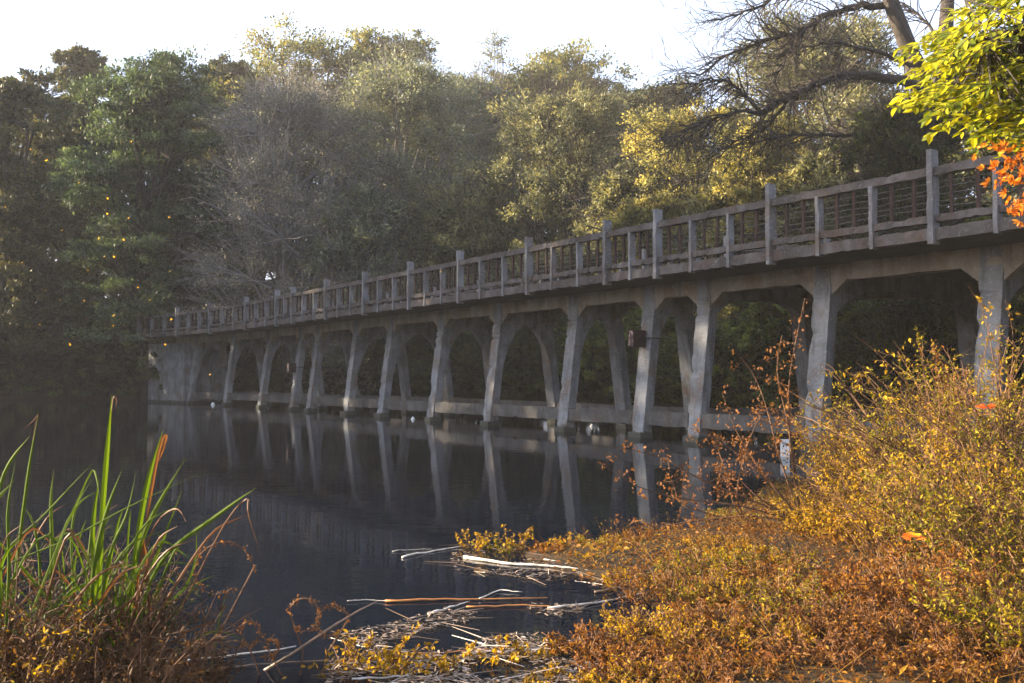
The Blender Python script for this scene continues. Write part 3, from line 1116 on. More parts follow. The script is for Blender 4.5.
while d < cum[-1]:
    for row in range(2):
        x = np.interp(d, cum, poly[:, 0])
        y = np.interp(d, cum, poly[:, 1])
        i = min(np.searchsorted(cum, d, side='right') - 1, len(seg) - 1)
        t = (poly[i + 1] - poly[i]) / seg[i]
        nrm = np.array([-t[1], t[0]])
        if signed(np.array([x + nrm[0]]), np.array([y + nrm[1]]), FAR)[0] < 0:
            nrm = -nrm
        off = (rs.uniform(.4, 1.3) if row == 0 else rs.uniform(3.4, 4.8))
        x, y = x + nrm[0] * off + (t[0] * 1.7 if row else 0), y + nrm[1] * off + (t[1] * 1.7 if row else 0)
        sc = rs.uniform(.62, 1.0) if row == 0 else rs.uniform(1.05, 1.5)
        px = 512 + F * x / y
        kk = k % 4
        if px > 610 and kk > len(protos_g):
            kk = len(protos_g)
        if px <= 610 and kk > len(protos):
            kk = len(protos)
        gap = sum(1 for v in pier_px if v < px)
        place = ('left of the bridge' if gap == 0 else 'right of the last pier' if gap >= len(pier_px) else
                 f'past the {ORD[min(gap - 1, 13)]} pier from the left')
        key = (place, row)
        cnt[key] = cnt.get(key, 0) + 1
        size = 'low' if row == 0 else 'tall'
        where = "at the water's edge" if row == 0 else 'up the bank'
        extra = '' if cnt[key] == 1 else f', {ORD[cnt[key] - 1]} one'
        lab = f'{size} dark shrub {where} {place}{extra}'
        z = H(x, y) - .1
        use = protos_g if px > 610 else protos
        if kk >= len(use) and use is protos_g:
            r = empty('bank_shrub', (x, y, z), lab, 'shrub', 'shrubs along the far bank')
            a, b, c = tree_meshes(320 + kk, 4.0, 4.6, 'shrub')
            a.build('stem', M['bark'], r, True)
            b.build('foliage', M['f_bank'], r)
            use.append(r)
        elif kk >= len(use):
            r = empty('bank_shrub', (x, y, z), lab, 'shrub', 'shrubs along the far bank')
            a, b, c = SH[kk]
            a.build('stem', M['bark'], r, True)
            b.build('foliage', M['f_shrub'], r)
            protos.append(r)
        else:
            r = copy_tree(use[kk])
            r.location = (x, y, z)
            r['label'] = lab
        r.rotation_euler.z = rs.uniform(0, 6.28)
        r.scale = (sc * 1.15, sc * 1.15, sc * rs.uniform(.9, 1.2))
        k += 1
    d += rs.uniform(2.6, 3.6)

for k2, (x, y, sc, lab) in enumerate([(-36.5, 63.5, 1.3, 'broad dark shrub at the left edge of the far bank'), (-34, 65, 1.5, 'tall dark shrub second from the left edge of the far bank'), (-38.5, 60, 1.4, 'dark shrub on the left shore just out of the view'),
                                      (-38, 56, 1.2, 'low dark shrub on the left shore out of the view'), (-31, 63.2, 1.1, 'dark shrub third from the left edge of the far bank'), (-28, 62.5, 1.2, 'dark shrub fourth from the left edge of the far bank')]):
    r = copy_tree(protos[k2 % 4])
    r.location = (x, y, H(x, y) - .1)
    r['label'] = lab
    r.rotation_euler.z = k2 * 1.3
    r.scale = (sc * 1.3, sc * 1.3, sc)

# ------------------------------------------------------------------ foreground shrubs
def bush_meshes(seed, h, w, stems, leaves_per, leaf, lean=(0, 0), twiggy=1.0, spread=.55, low=.12, droop=.25):
    rng = np.random.default_rng(seed)
    st, lf = MB(), MB()
    A, Bq, ra, rb = [], [], [], []
    C, D = [], []
    for i in range(stems):
        a = rng.uniform(0, 6.283)
        b = np.array([math.cos(a), math.sin(a), 0]) * w * .22 * math.sqrt(rng.random())
        b[2] = -.05
        a2 = a + rng.normal(0, .6)
        out = np.array([math.cos(a2), math.sin(a2), 0])
        ln = h * rng.uniform(.65, 1.08)
        n = 9
        p = [b]
        d = unit(np.array([0, 0, 1.0]) + out * spread * rng.uniform(.2, 1.0) + np.array([lean[0], lean[1], 0]) * rng.uniform(.4, 1))
        for s in range(n):
            p.append(p[-1] + d * ln / n)
            d = unit(d + rng.normal(0, .07, 3) + out * .04 + np.array([0, 0, -droop * .12]))
        p = np.array(p)
        st.tube(p, np.linspace(.0075, .0022, n + 1) * max(.7, h / 1.5), 4, False)
        for s in range(1, n + 1):
            f = s / n
            if f < low:
                continue
            for _ in range(rng.poisson(1.6 * twiggy)):
                q = p[s - 1] + (p[s] - p[s - 1]) * rng.random()
                td = unit((p[s] - p[s - 1]) / (ln / n) * .6 + rdirs(rng, 1)[0] * .8 + np.array([0, 0, .1]))
                tl = h * rng.uniform(.08, .26) * (1.15 - .5 * f)
                q2 = q + td * tl * .5
                q3 = q2 + unit(td + rng.normal(0, .25, 3)) * tl * .5
                A += [q, q2]; Bq += [q2, q3]; ra += [.0028, .002]; rb += [.002, .001]
                m = rng.poisson(leaves_per)
                for _ in range(m):
                    u = rng.random()
                    c = q + (q2 - q) * u * 2 if u < .5 else q2 + (q3 - q2) * (u - .5) * 2
                    C.append(c)
                    D.append(unit(td * .5 + rdirs(rng, 1)[0]))
    C, D = np.array(C), np.array(D)
    st.sticks(A, Bq, np.array(ra), np.array(rb))
    n = len(C)
    s = rng.uniform(.5, 1.3, n)
    Nn = unit(rdirs(rng, n) * .8 + np.array([0, 0, .5]))
    lf.fine_leaves(C, D, Nn, leaf[0] * s, leaf[1] * s, .12, rng.uniform(0, .5, n)[:, None])
    return st, lf


def add_bush(name, cat, label, x, y, meshes, lmat, smat='stem', group=None, z=None, rz=0, foliage='foliage'):
    zz = H(x, y) if z is None else z
    r = empty(name, (x, y, zz), label, cat, group, rz)
    meshes[0].build('stem', M[smat], r)
    meshes[1].build(foliage, M[lmat], r)
    return r


def bush_px(px, Y, ytop, w, label, seed, lmat, stems, lp, leaf, group, lean=(-.3, 0), name='golden_shrub', cat='shrub', **kw):
    x = (px - 512) / F * Y
    h = at(px, ytop, Y)[2] - max(H(x, Y), 0)
    return add_bush(name, cat, label, x, Y, bush_meshes(seed, h * 1.06, w, stems, lp, leaf, lean, **kw), lmat, group=group, z=max(H(x, Y), -.02))


GB = 'golden shrubs on the near bank'
for a in [
    (968, 9.4, 338, 2.6, 'tallest golden shrub in front of the rightmost pier', 401, 'l_olivegold', 108, 4.6, (0.0389, 0.0177)),
    (1065, 8.2, 350, 2.6, 'olive gold shrub running off the right edge', 402, 'l_olivegold', 102, 4.6, (0.0389, 0.0177)),
    (895, 11.0, 385, 2.6, 'golden shrub standing right of the second pier from the right', 403, 'l_gold', 102, 4.6, (0.0405, 0.0192)),
    (868, 12.0, 428, 2.0, 'low golden shrub at the foot of the second pier from the right', 404, 'l_gold', 81, 4.6, (0.0405, 0.0192)),
    (915, 7.6, 432, 2.2, 'golden shrub in the middle of the thicket, below the yellow leaf', 405, 'l_gold', 108, 4.6, (0.0351, 0.0162)),
    (1010, 6.5, 440, 2.0, 'olive gold shrub under the orange leaf near the right edge', 406, 'l_olivegold', 108, 4.6, (0.0327, 0.0155)),
    (842, 8.6, 495, 1.9, 'golden shrub at the left shoulder of the thicket', 407, 'l_gold', 86, 4.6, (0.0351, 0.0162)),
    (920, 5.7, 540, 1.6, 'reddish gold shrub under the red orange leaf', 408, 'l_russet', 86, 4.6, (0.0296, 0.0140)),
    (745, 7.6, 545, 1.5, 'low golden shrub at the water side of the thicket', 409, 'l_gold', 75, 4.6, (0.0327, 0.0155)),
    (1020, 5.0, 560, 1.4, 'low olive shrub in the bottom right corner', 410, 'l_olivegold', 75, 4.6, (0.0280, 0.0133)),
    (825, 6.2, 575, 1.4, 'reddish low shrub in front of the golden thicket', 411, 'l_russet', 81, 4.6, (0.0296, 0.0140)),
]:
    bush_px(*a[:10], GB)

GR = 'low russet plants on the near bank'
RUS = [
    (585, 5.35, 618, .8, 'low russet plant nearest the inlet'), (640, 5.75, 596, .9, 'russet plant beside the floating dark stick'),
    (705, 6.1, 590, .95, 'bushy russet plant left of the reddish low shrub'), (620, 4.85, 645, .7, 'small russet plant at the bottom edge right of the inlet'),
    (690, 5.05, 628, .9, 'russet plant in the bottom middle right'), (765, 5.3, 610, .9, 'spreading russet plant below the golden thicket'),
    (750, 4.75, 650, .8, 'low russet plant on the bottom edge below the spreading one'), (850, 4.85, 630, .9, 'russet plant on the bottom edge under the reddish low shrub'),
    (930, 4.6, 640, .8, 'russet plant on the bottom edge near the right corner'), (560, 4.75, 662, .6, 'tiny russet plant at the edge of the floating litter'),
    (660, 6.5, 560, 1.1, 'bushy russet plant at the left end of the thicket'), (700, 7.0, 545, 1.1, 'golden brown plant where the thicket meets the mat'),
    (745, 6.4, 560, 1.1, 'thick russet plant under the low golden shrub'), (790, 5.9, 570, 1.1, 'thick russet plant in the middle of the lower thicket'),
    (870, 5.4, 585, 1.1, 'thick russet plant under the red orange leaf'), (960, 5.2, 580, 1.1, 'tawny plant at the lower right of the thicket'),
    (610, 5.2, 622, .8, 'flat russet plant touching the floating sticks'), (660, 5.4, 604, 1.0, 'brown tangle between the inlet and the thicket'),
    (720, 5.6, 596, 1.0, 'brown tangle below the thick russet plants'), (800, 5.0, 622, 1.0, 'brown tangle on the bottom edge in the right half'),
    (900, 5.0, 610, 1.0, 'brown tangle near the bottom right corner'), (640, 4.6, 655, .8, 'brown tangle on the bottom edge right of the inlet'),
    (990, 4.7, 625, 1.0, 'tawny tangle in the right corner of the bottom edge'), (700, 4.5, 655, .8, 'rusty tangle on the bottom edge under the small ones'),
    (690, 9.3, 528, 1.2, 'golden brown plant at the corner of the mat'), (735, 10.2, 505, 1.3, 'bushy brown plant beneath the dry sapling'),
    (765, 9.0, 520, 1.3, 'leafy tawny plant below the marker board'), (655, 8.5, 538, 1.0, 'tawny plant at the back of the mat'), (715, 8.2, 532, 1.2, 'tawny plant between the mat and the thicket'),
    (785, 10.8, 488, 1.3, 'brown plant at the water edge left of the thicket'), (680, 7.6, 548, 1.2, 'rusty plant on the mat behind the thicket end'), (770, 7.2, 540, 1.2, 'rusty plant at the foot of the golden thicket'),
     (635, 7.0, 566, 1.0, 'rusty plant beside the dark wet stick'), 
    (700, 6.4, 572, 1.1, 'brown plant in the hollow left of the thicket'), (760, 6.8, 552, 1.1, 'brown plant in the hollow under the golden shoulder'), 
    (830, 5.5, 590, 1.0, 'rusty plant in the dip under the reddish low shrub'), (650, 4.9, 640, .9, 'rusty plant on the bottom edge between the tangles'),
    (665, 6.9, 570, .9, 'yellowish russet plant on the mat beside the bleached sticks'), (720, 7.2, 560, .9, 'russet plant behind the bushy one'),
]
for i, a in enumerate(RUS):
    bush_px(a[0], a[1], a[2], a[3], a[4], 430 + i, ('l_russet', 'l_brown', 'l_russet', 'l_gold')[(i * 7) % 4] if a[1] < 5.8 else ('l_gold', 'l_olivegold', 'l_russet', 'l_olivegold')[(i * 7) % 4], 44, 1.7, (.026, .011), GR, (-.3, .05), 'russet_plant', 'plant', spread=.7, twiggy=1.25)

GW = 'small yellow water plants'
WPL = [(432 + 40, 8.45, 522, 'on the left tip of the floating mat'), (498, 8.4, 528, 'second from the left tip of the mat'), (516, 8.5, 520, 'tall and thin on the mat'),
       (543, 8.3, 536, 'low on the mat above the white log'), (566, 8.55, 524, 'beside the tall reddish shoot on the mat'), (592, 8.5, 530, 'in the middle of the mat'),
       (615, 8.6, 527, 'right of the middle of the mat'), (640, 8.8, 520, 'under the dry brown sapling twigs'), (665, 9.0, 530, 'yellow green on the right of the mat'), (603, 7.9, 548, 'at the inner end of the white logs'), (625, 8.15, 540, 'between the log ends and the dry sapling'), (555, 8.2, 540, 'directly above the middle of the long log'), (680, 8.3, 540, 'right of the mat in front of the sapling'),
       (690, 9.3, 535, 'at the right end of the mat before the shrubs'), (580, 7.9, 548, 'in front of the mat beside the log'), (640, 7.8, 556, 'in front of the mat near the log end'),
       (345, 4.95, 628, 'at the foot of the curved brown twig'), (382, 5.0, 608, 'tallest one standing in the open water'), (418, 5.0, 632, 'right of the tallest one in the open water'),
       (462, 5.05, 634, 'in the floating litter below the orange stick'), (497, 5.2, 628, 'in the litter at the middle of the inlet'), (530, 5.3, 622, 'at the right of the inlet'),
       (705, 8.6, 545, 'among the low shrubs at the mat corner'), (525, 7.9, 556, 'hanging over the front edge of the mat')]
for i, (px, Y, yt, tail) in enumerate(WPL):
    bush_px(px, Y, yt, .42, 'small yellow leaved water plant ' + tail, 460 + i, ['l_gold', 'l_olivegold', 'l_gold', 'l_russet'][i % 4] if i < 16 else 'l_gold', 9, 2.2, (.030, .018), GW, (0, 0), 'water_plant', 'plant', spread=.8)

# left bank weeds
GL = 'weeds among the reeds'
for i, a in enumerate([
    (30, 4.15, 555, 1.1, 'brown weed in the bottom left corner', 'l_weed'), (95, 4.25, 565, 1.0, 'brown leafy weed below the tallest reed', 'l_weed'),
    (150, 4.35, 590, .9, 'thin russet weed right of the reeds', 'l_weed'), (-30, 4.3, 520, 1.2, 'dark green weed at the left edge', 'f_shrub'),
    (60, 4.7, 525, 1.0, 'dark green weed behind the reeds', 'f_shrub'), (190, 4.5, 632, .6, 'small brown weed at the water edge by the white stick', 'l_weed'),
    (125, 3.9, 615, .8, 'low brown weed on the bottom edge', 'l_weed'), (15, 3.8, 600, .8, 'yellowish weed at the bottom left corner', 'l_gold'),
    (110, 4.6, 560, .9, 'dark green weed under the folded reed', 'f_shrub')]):
    bush_px(a[0], a[1], a[2], a[3], a[4], 500 + i, a[5], 38, 2.6, (.026, .010), GL, (.1, 0), 'weed', 'plant', twiggy=1.1)

# ------------------------------------------------------------------ reeds
def blade(mb, p, w, rng, face=None):
    p = np.asarray(p, float)
    n = 15
    t = np.linspace(0, 1, len(p))
    u = np.linspace(0, 1, n)
    q = np.column_stack([np.interp(u, t, p[:, i]) for i in range(3)])
    for _ in range(2):
        q[1:-1] = (q[:-2] + 2 * q[1:-1] + q[2:]) / 4
    tg = unit(np.gradient(q, axis=0))
    a = rng.uniform(-.7, .7) if face is None else face
    side = unit(np.cross(tg, np.array([math.sin(a), -math.cos(a), .15])))
    nn = np.cross(tg, side)
    ww = w * .32 * np.minimum(1, (1 - u) * 3.2) * (.75 + .25 * np.minimum(1, u * 4))
    ww[-1] = .0008
    P = np.stack([q + side * ww[:, None], q - nn * ww[:, None] * .45, q - side * ww[:, None]])
    mb.grid(P)


def reed(px_list, Y, label, seed, extra=3):
    """px_list: list of (points, width, dead?)"""
    rng = np.random.default_rng(seed)
    p0 = px_list[0][0][0]
    b = at(p0[0], p0[1], Y)
    gz = H(b[0], Y)
    root = empty('reed_plant', (b[0], Y, gz), label, 'reed', 'reeds on the left bank')
    off = np.array([b[0], Y, gz])
    for pts, w, dead in px_list:
        m = MB()
        dy = rng.uniform(-.25, .1)
        P = [at(x, y, Y + dy * i / max(1, len(pts) - 1)) for i, (x, y) in enumerate(pts)]
        P = np.array([[b[0] + rng.normal(0, .03), Y + rng.normal(0, .02), gz - .03]] + P)
        blade(m, P, w, rng)
        m.build('blade', M['deadblade' if dead else 'blade'], root, loc=off).location = (0, 0, 0)
    for _ in range(extra):
        m = MB()
        hh = rng.uniform(.3, .95)
        dx, dyy = float(np.clip(rng.normal(0, .28), -.45, .34)), rng.normal(0, .12)
        c = np.array([b[0] + rng.normal(0, .05), Y + rng.normal(0, .04), gz - .03])
        P = [c, c + [dx * .3, dyy * .3, hh * .5], c + [dx, dyy, hh * .95], c + [dx * 1.5, dyy * 1.2, hh * (1.02 if rng.random() < .6 else .8)]]
        blade(m, P, rng.uniform(.009, .026), rng)
        m.build('blade', M['deadblade' if rng.random() < .45 else 'blade'], root, loc=off).location = (0, 0, 0)


REEDS = [
    (4.45, 'tallest upright reed with a curled brown tip', [([(98, 600), (103, 500), (108, 440), (112, 395)], .038, 0), ([(112, 395), (117, 398), (116, 410)], .012, 1)]),
    (4.5, 'reed with a broad folded blade turning orange at its end', [([(130, 600), (140, 520), (150, 470), (163, 430)], .042, 0), ([(158, 440), (168, 432), (161, 455), (158, 462)], .022, 1)]),
    (4.55, 'reed leaning right with a pointed green blade', [([(125, 610), (140, 540), (160, 500), (186, 458)], .036, 0), ([(130, 590), (155, 520), (178, 505), (186, 522)], .014, 1)]),
    (4.35, 'left reed with a bright long blade', [([(12, 600), (22, 520), (30, 460), (38, 416)], .030, 0), ([(34, 425), (40, 412), (30, 425), (12, 436)], .012, 1)]),
    (4.2, 'reed at the left edge leaning outwards', [([(-25, 600), (0, 480), (14, 455), (30, 436)], .036, 0), ([(-30, 560), (-5, 500), (15, 480)], .03, 0)]),
    (4.5, 'reed arching right over the water with a twisted brown tip', [([(140, 600), (165, 550), (205, 525), (238, 500), (256, 488)], .032, 0), ([(225, 517), (250, 495), (246, 510), (262, 558)], .012, 1)]),
    (4.3, 'reed with one long thin blade sloping up across the others', [([(-10, 560), (40, 520), (70, 487), (92, 464)], .016, 0), ([(92, 464), (97, 478), (100, 500)], .013, 0)]),
    (4.25, 'reed with a thin blade lying almost level', [([(-20, 570), (60, 545), (130, 505), (204, 472)], .013, 0)]),
    (4.4, 'short thick cluster of reed blades under the tallest one', [([(90, 590), (98, 540), (110, 500), (122, 470)], .036, 0), ([(95, 590), (92, 530), (95, 505), (99, 480)], .034, 0), ([(100, 590), (112, 545), (128, 515), (136, 472)], .03, 0)]),
    (4.45, 'reed with pale yellow short blades in the middle of the clump', [([(50, 600), (52, 540), (50, 500), (54, 470)], .03, 0), ([(45, 600), (62, 530), (80, 500), (96, 492)], .022, 0), ([(40, 600), (40, 560), (34, 520), (22, 505)], .03, 0)]),
    (4.6, 'reed bending low to the right beside the open water', [([(120, 610), (140, 575), (170, 560), (212, 568)], .016, 0), ([(130, 610), (155, 560), (165, 535), (182, 490)], .022, 0)]),
    (4.6, 'lone short green reed standing in water by the white stick', [([(212, 668), (216, 640), (220, 615), (226, 596)], .02, 0)]),
    (4.1, 'reed at the bottom left corner with wide dark blades', [([(5, 640), (10, 560), (6, 510), (16, 460)], .036, 0), ([(0, 640), (-5, 560), (-12, 500)], .036, 0), ([(20, 640), (45, 580), (60, 540), (70, 520)], .03, 0)]),
    (4.7, 'reed behind the clump with a slim bent blade', [([(75, 600), (70, 540), (75, 505), (92, 480)], .022, 0), ([(160, 610), (185, 590), (197, 560), (196, 525)], .018, 0)]),
]
for i, (Y, lab, bl) in enumerate(REEDS):
    reed(bl, Y, lab, 600 + i, 0 if 'lone' in lab else 10)

# curled dry stems
CURL = [((262, 652), (250, 622), 'curled dry brown stem nearest the reeds'), ((300, 650), (305, 598), 'tall curled dry stem in the open water'),
        ((285, 655), (272, 640), 'short curled dry stem between the others'), ((322, 655), (330, 606), 'curled dry stem hooked over to the right'), ((225, 640), (220, 540), 'thin upright dry stem at the right of the reeds')]
rc = np.random.default_rng(12)
for (bp, tp, lab) in CURL:
    Y = 4.9
    b = at(bp[0], bp[1], Y)
    b[2] = -.03
    t = at(tp[0], tp[1], Y)
    root = empty('curled_stem', b, lab, 'plant', 'curled dry stems')
    hgt = t[2] - b[2]
    sgn = 1 if rc.random() < .6 else -1
    pts = [np.zeros(3), np.array([t[0] - b[0], 0, hgt * .6]) * .6]
    cx = np.array([t[0] - b[0], 0, hgt * .78])
    rad = hgt * .22
    for a in np.linspace(math.pi, -math.pi * .75, 16):
        pts.append(cx + np.array([math.cos(a) * rad * sgn, .02 * a, math.sin(a) * rad]))
        rad *= .975
    pts = np.array(pts)
    m = MB()
    m.tube(pts, np.linspace(.006, .002, len(pts)), 4)
    m.build('stem', M['stem'], root)
    m = MB()
    idx = rc.integers(2, len(pts), 110)
    C = pts[idx] + rc.normal(0, .008, (110, 3))
    m.fine_leaves(C, rdirs(rc, 110), rdirs(rc, 110), rc.uniform(.01, .024, 110), .010)
    m.build('foliage', M['l_brown'], root)

# ------------------------------------------------------------------ driftwood and floating bits
STK = [
    ([(402, 557), (430, 552), (468, 545)], .018, 'paletwig', 'bleached stick poking left from the floating mat'),
    ([(392, 551), (432, 549)], .008, 'paletwig', 'thin pale stick floating just left of the mat'),
    ([(464, 557), (510, 564), (560, 567), (606, 573)], .028, 'paletwig', 'long white log along the front of the mat'),
    ([(544, 560), (590, 568), (642, 578)], .020, 'paletwig', 'second white log crossing behind the long one'),
    ([(385, 601), (450, 600), (548, 598)], .017, 'orangewood', 'long straight orange stick floating on the water'),
    ([(347, 601), (388, 601)], .007, 'paletwig', 'thin pale straw at the left end of the orange stick'),
    ([(428, 614), (452, 607), (470, 601)], .016, 'paletwig', 'short white stick below the orange stick'),
    ([(466, 607), (520, 606), (562, 607)], .013, 'orangewood', 'shorter orange stick beneath the long one'),
    ([(480, 599), (498, 590), (522, 592)], .010, 'paletwig', 'short pale stick above the orange stick'),
    ([(548, 608), (600, 600), (655, 590)], .017, 'paletwig', 'pale stick running up right towards the russet plants'),
    ([(595, 592), (632, 585), (660, 580)], .014, 'darkwood', 'dark wet stick at the right of the white logs'),
    ([(390, 653), (450, 649), (525, 645)], .010, 'orangewood', 'thin orange stick low in the inlet'),
    ([(160, 662), (220, 655), (296, 647)], .016, 'paletwig', 'white stick lying by the foot of the reeds'),
    ([(215, 669), (280, 665), (350, 660)], .008, 'darkwood', 'thin dark stick below the white reed stick'),
    ([(618, 574), (660, 577), (705, 580)], .013, 'paletwig', 'pale stick end at the right of the mat'),
    ([(476, 652), (520, 650), (560, 648)], .010, 'paletwig', 'thin white stick in the litter of the inlet'),
    ([(352, 679), (400, 674), (432, 676)], .012, 'paletwig', 'white stick on the bottom edge of the inlet'),
]
for pts, r, mat, lab in STK:
    P = np.array([on_plane(x, y, .012) for x, y in pts])
    t = np.linspace(0, 1, len(P))
    u = np.linspace(0, 1, 12)
    q = np.column_stack([np.interp(u, t, P[:, i]) for i in range(3)])
    q += rc.normal(0, .0022, q.shape)
    q += np.array([0, rc.normal(0, .03), 0]) * np.sin(u * math.pi)[:, None]
    m = MB()
    m.tube(q, .5 * r * np.linspace(1.1, .45, 12) * rc.uniform(.85, 1.15, 12), 7)
    tag(m.build('stick', M[mat], smooth=True, loc=q[6]), lab, 'stick', 'sticks floating at the near bank')
# curved twig rising out of the water
q = np.array([on_plane(262, 672, -.02), at(290, 655, 4.85), at(335, 625, 4.9), at(360, 610, 5.0), at(378, 601, 5.1)])
m = MB()
m.tube(q, [.010, .009, .007, .005, .003], 6)
tag(m.build('bent_twig', M['darkwood'], loc=q[0]), 'bent brown twig slanting up out of the water left of the orange stick', 'twig')

m = MB()
rl = np.random.default_rng(33)
n = 13000
px = rl.uniform(330, 720, n)
py = rl.uniform(545, 690, n)
keep = []
for x, y in zip(px, py):
    p = on_plane(x, y, .01)
    dn = .5 * math.sin(x * .05 + 1.7 * math.sin(y * .11)) + .5 * math.sin(y * .17 + x * .021)
    inlet = (y > 600 + .02 * (x - 330)) and x < 620
    mat_ = 545 < y < 572 + (x - 470) * .12 and x > 450
    if (inlet and dn > .05 - (y - 640) * .012) or (mat_ and dn > -.5):
        keep.append(p)
keep = np.array(keep)
n = len(keep)
C = keep + np.column_stack([np.zeros(n), np.zeros(n), rl.uniform(0, .012, n)])
D = unit(np.column_stack([rl.normal(0, 1, n), rl.normal(0, .5, n), rl.normal(0, .08, n)]))
Nn = unit(np.column_stack([rl.normal(0, .2, n), rl.normal(0, .2, n), np.ones(n)]))
s = rl.uniform(.4, 1.5, n)
m.fine_leaves(C, D, Nn, .036 * s, .010 * s, .06, rl.uniform(-.1, .2, n)[:, None])
sc = keep[rl.integers(0, len(keep), 240)]
dd = unit(np.column_stack([rl.normal(0, 1, 240), rl.normal(0, .6, 240), rl.normal(0, .06, 240)]))
m.sticks(sc + [0, 0, .006], sc + [0, 0, .010] + dd * rl.uniform(.06, .34, (240, 1)), .0035, .0015)
tag(m.build('floating_litter', M['litter']), 'pale dead leaves and straw floating in the inlet', 'litter', kind='stuff')
# leaf litter on the near bank
m = MB()
n = 26000
X = rl.uniform(-5, 9, n)
Yq = rl.uniform(3.2, 14, n)
hh = height(X, Yq)
k = hh > .0
X, Yq, hh = X[k], Yq[k], hh[k]
n = len(X)
C = np.column_stack([X, Yq, hh + rl.uniform(.0, .05, n)])
D = unit(np.column_stack([rl.normal(0, 1, n), rl.normal(0, 1, n), rl.normal(.1, .35, n)]))
Nn = unit(rl.normal(0, .45, (n, 3)) + np.array([0, 0, 1]))
s = rl.uniform(.5, 1.4, n)
m.leaves(C, D, Nn, .055 * s, .028 * s, .2)
tag(m.build('leaf_litter', M['l_russet']), 'fallen brown leaves covering the near bank', 'leaf litter', kind='stuff')

# dry grass and stalks tangled over the near bank
m = MB()
n = 22000
X = rl.uniform(-5, 8, n)
Yq = rl.uniform(3.2, 13, n)
hh = height(X, Yq)
k = hh > .02
X, Yq, hh = X[k], Yq[k], hh[k]
n = len(X)
A = np.column_stack([X, Yq, hh])
d = unit(np.column_stack([rl.normal(0, .8, n), rl.normal(0, .8, n), rl.uniform(.15, 1.2, n)]))
L = rl.uniform(.08, .30, n)[:, None]
m.sticks(A, A + d * L, .0022, .0008)
kk = rl.random(n) < .8
C = (A + d * L * rl.uniform(.4, 1, (n, 1)))[kk]
C = np.concatenate([C, (A + d * L)[kk], (A + d * L * .7)[kk]])
nn = len(C)
m.leaves(C, rdirs(rl, nn), rdirs(rl, nn), rl.uniform(.012, .034, nn), rl.uniform(.006, .014, nn), .2)
tag(m.build('dry_undergrowth', M['l_undergrowth']), 'tangle of dry stalks and tiny leaves covering the near bank', 'undergrowth', kind='stuff')

# small white floats
for px, py, lab in ((413, 419.5, 'small white float on the water under the middle piers'), (592, 426.5, 'small white float on the water near the tie beam right of centre'), (213, 405, 'tiny white float far off beside the leftmost piers')):
    p = on_plane(px, py)
    m = MB()
    sc = p[1] / 42
    prof = [(.001, .13), (.035, .125), (.05, .11), (.05, .085), (.085, .06), (.10, .02), (.095, -.03), (.05, -.06), (.001, -.07)]
    a = np.linspace(0, 2 * math.pi, 12, endpoint=False)
    P = np.array([[(r * math.cos(t) * sc, r * math.sin(t) * sc, z * sc) for r, z in prof] for t in a])
    m.grid(P, True)
    o = m.build('water_float', M['white'], smooth=True)
    o.location = p
    tag(o, lab, 'float')

# ------------------------------------------------------------------ dry sapling in front of the bridge
def sapling(base, branches, label, name, seed, lmat, leafsz, per, z0=None, smat='stem', cat='sapling', group=None, r0=.012, clus=.06):
    rng = np.random.default_rng(seed)
    bx, bY = base
    x0 = (bx - 512) / F * bY
    g = H(x0, bY) if z0 is None else z0
    off = np.array([x0, bY, g - .02])
    root = empty(name, off, label, cat, group)
    st, lf = MB(), MB()
    C, D = [], []
    for pts, leafy in branches:
        P = [off] + [at(x, y, bY + d) for x, y, d in pts]
        P = np.array(P)
        t = np.concatenate([[0], np.cumsum(np.linalg.norm(np.diff(P, axis=0), axis=1))])
        u = np.linspace(0, t[-1], 16)
        q = np.column_stack([np.interp(u, t, P[:, i]) for i in range(3)])
        for _ in range(2):
            q[1:-1] = (q[:-2] + 2 * q[1:-1] + q[2:]) / 4
        st.tube(q, np.linspace(r0, r0 * .2, 16), 5)
        for _ in range(int(per * leafy)):
            f = rng.uniform(.35, 1)
            c = np.array([np.interp(f * t[-1], u, q[:, i]) for i in range(3)])
            tip = c + rdirs(rng, 1)[0] * np.array([1, 1, .8]) * rng.uniform(.03, .16)
            st.sticks([c], [tip], .002, .001)
            for _ in range(rng.integers(2, 6)):
                C.append(tip + rng.normal(0, clus * .4, 3))
                D.append(unit(rdirs(rng, 1)[0] + np.array([0, 0, -.35])))
    n = len(C)
    s = rng.uniform(.6, 1.3, n)
    lf.fine_leaves(np.array(C), np.array(D), rdirs(rng, n), leafsz[0] * s, leafsz[1] * s, .15, rng.uniform(0, .6, n)[:, None])
    st.build('stem', M[smat], root, loc=off).location = (0, 0, 0)
    lf.build('foliage', M[lmat], root, loc=off).location = (0, 0, 0)
    return root


sapling((800, 9.6), [
    ([(770, 480, 0), (720, 440, -.2), (690, 428, -.3)], 1.2), ([(760, 470, 0), (735, 430, .1), (722, 392, .2)], 1.0),
    ([(780, 460, 0), (765, 400, .1), (750, 365, .2), (735, 352, .2)], 1.0), ([(790, 450, 0), (788, 380, 0), (800, 320, .1), (805, 298, .1)], 1.3),
    ([(790, 430, 0), (775, 370, 0), (782, 335, .1)], .8), ([(740, 495, 0), (700, 480, -.2), (660, 455, -.4), (612, 447, -.5)], 1.1),
    ([(740, 505, 0), (690, 500, -.2), (640, 490, -.4), (600, 462, -.5)], .9), ([(750, 515, 0), (700, 520, 0), (650, 528, -.1), (615, 520, -.1)], 1.0),
    ([(760, 500, 0), (730, 470, .1), (705, 462, .1)], .8)],
    'thin sapling of dry orange brown leaves reaching left in front of the piers', 'dry_sapling', 701, 'l_brown', (.038, .024), 30)
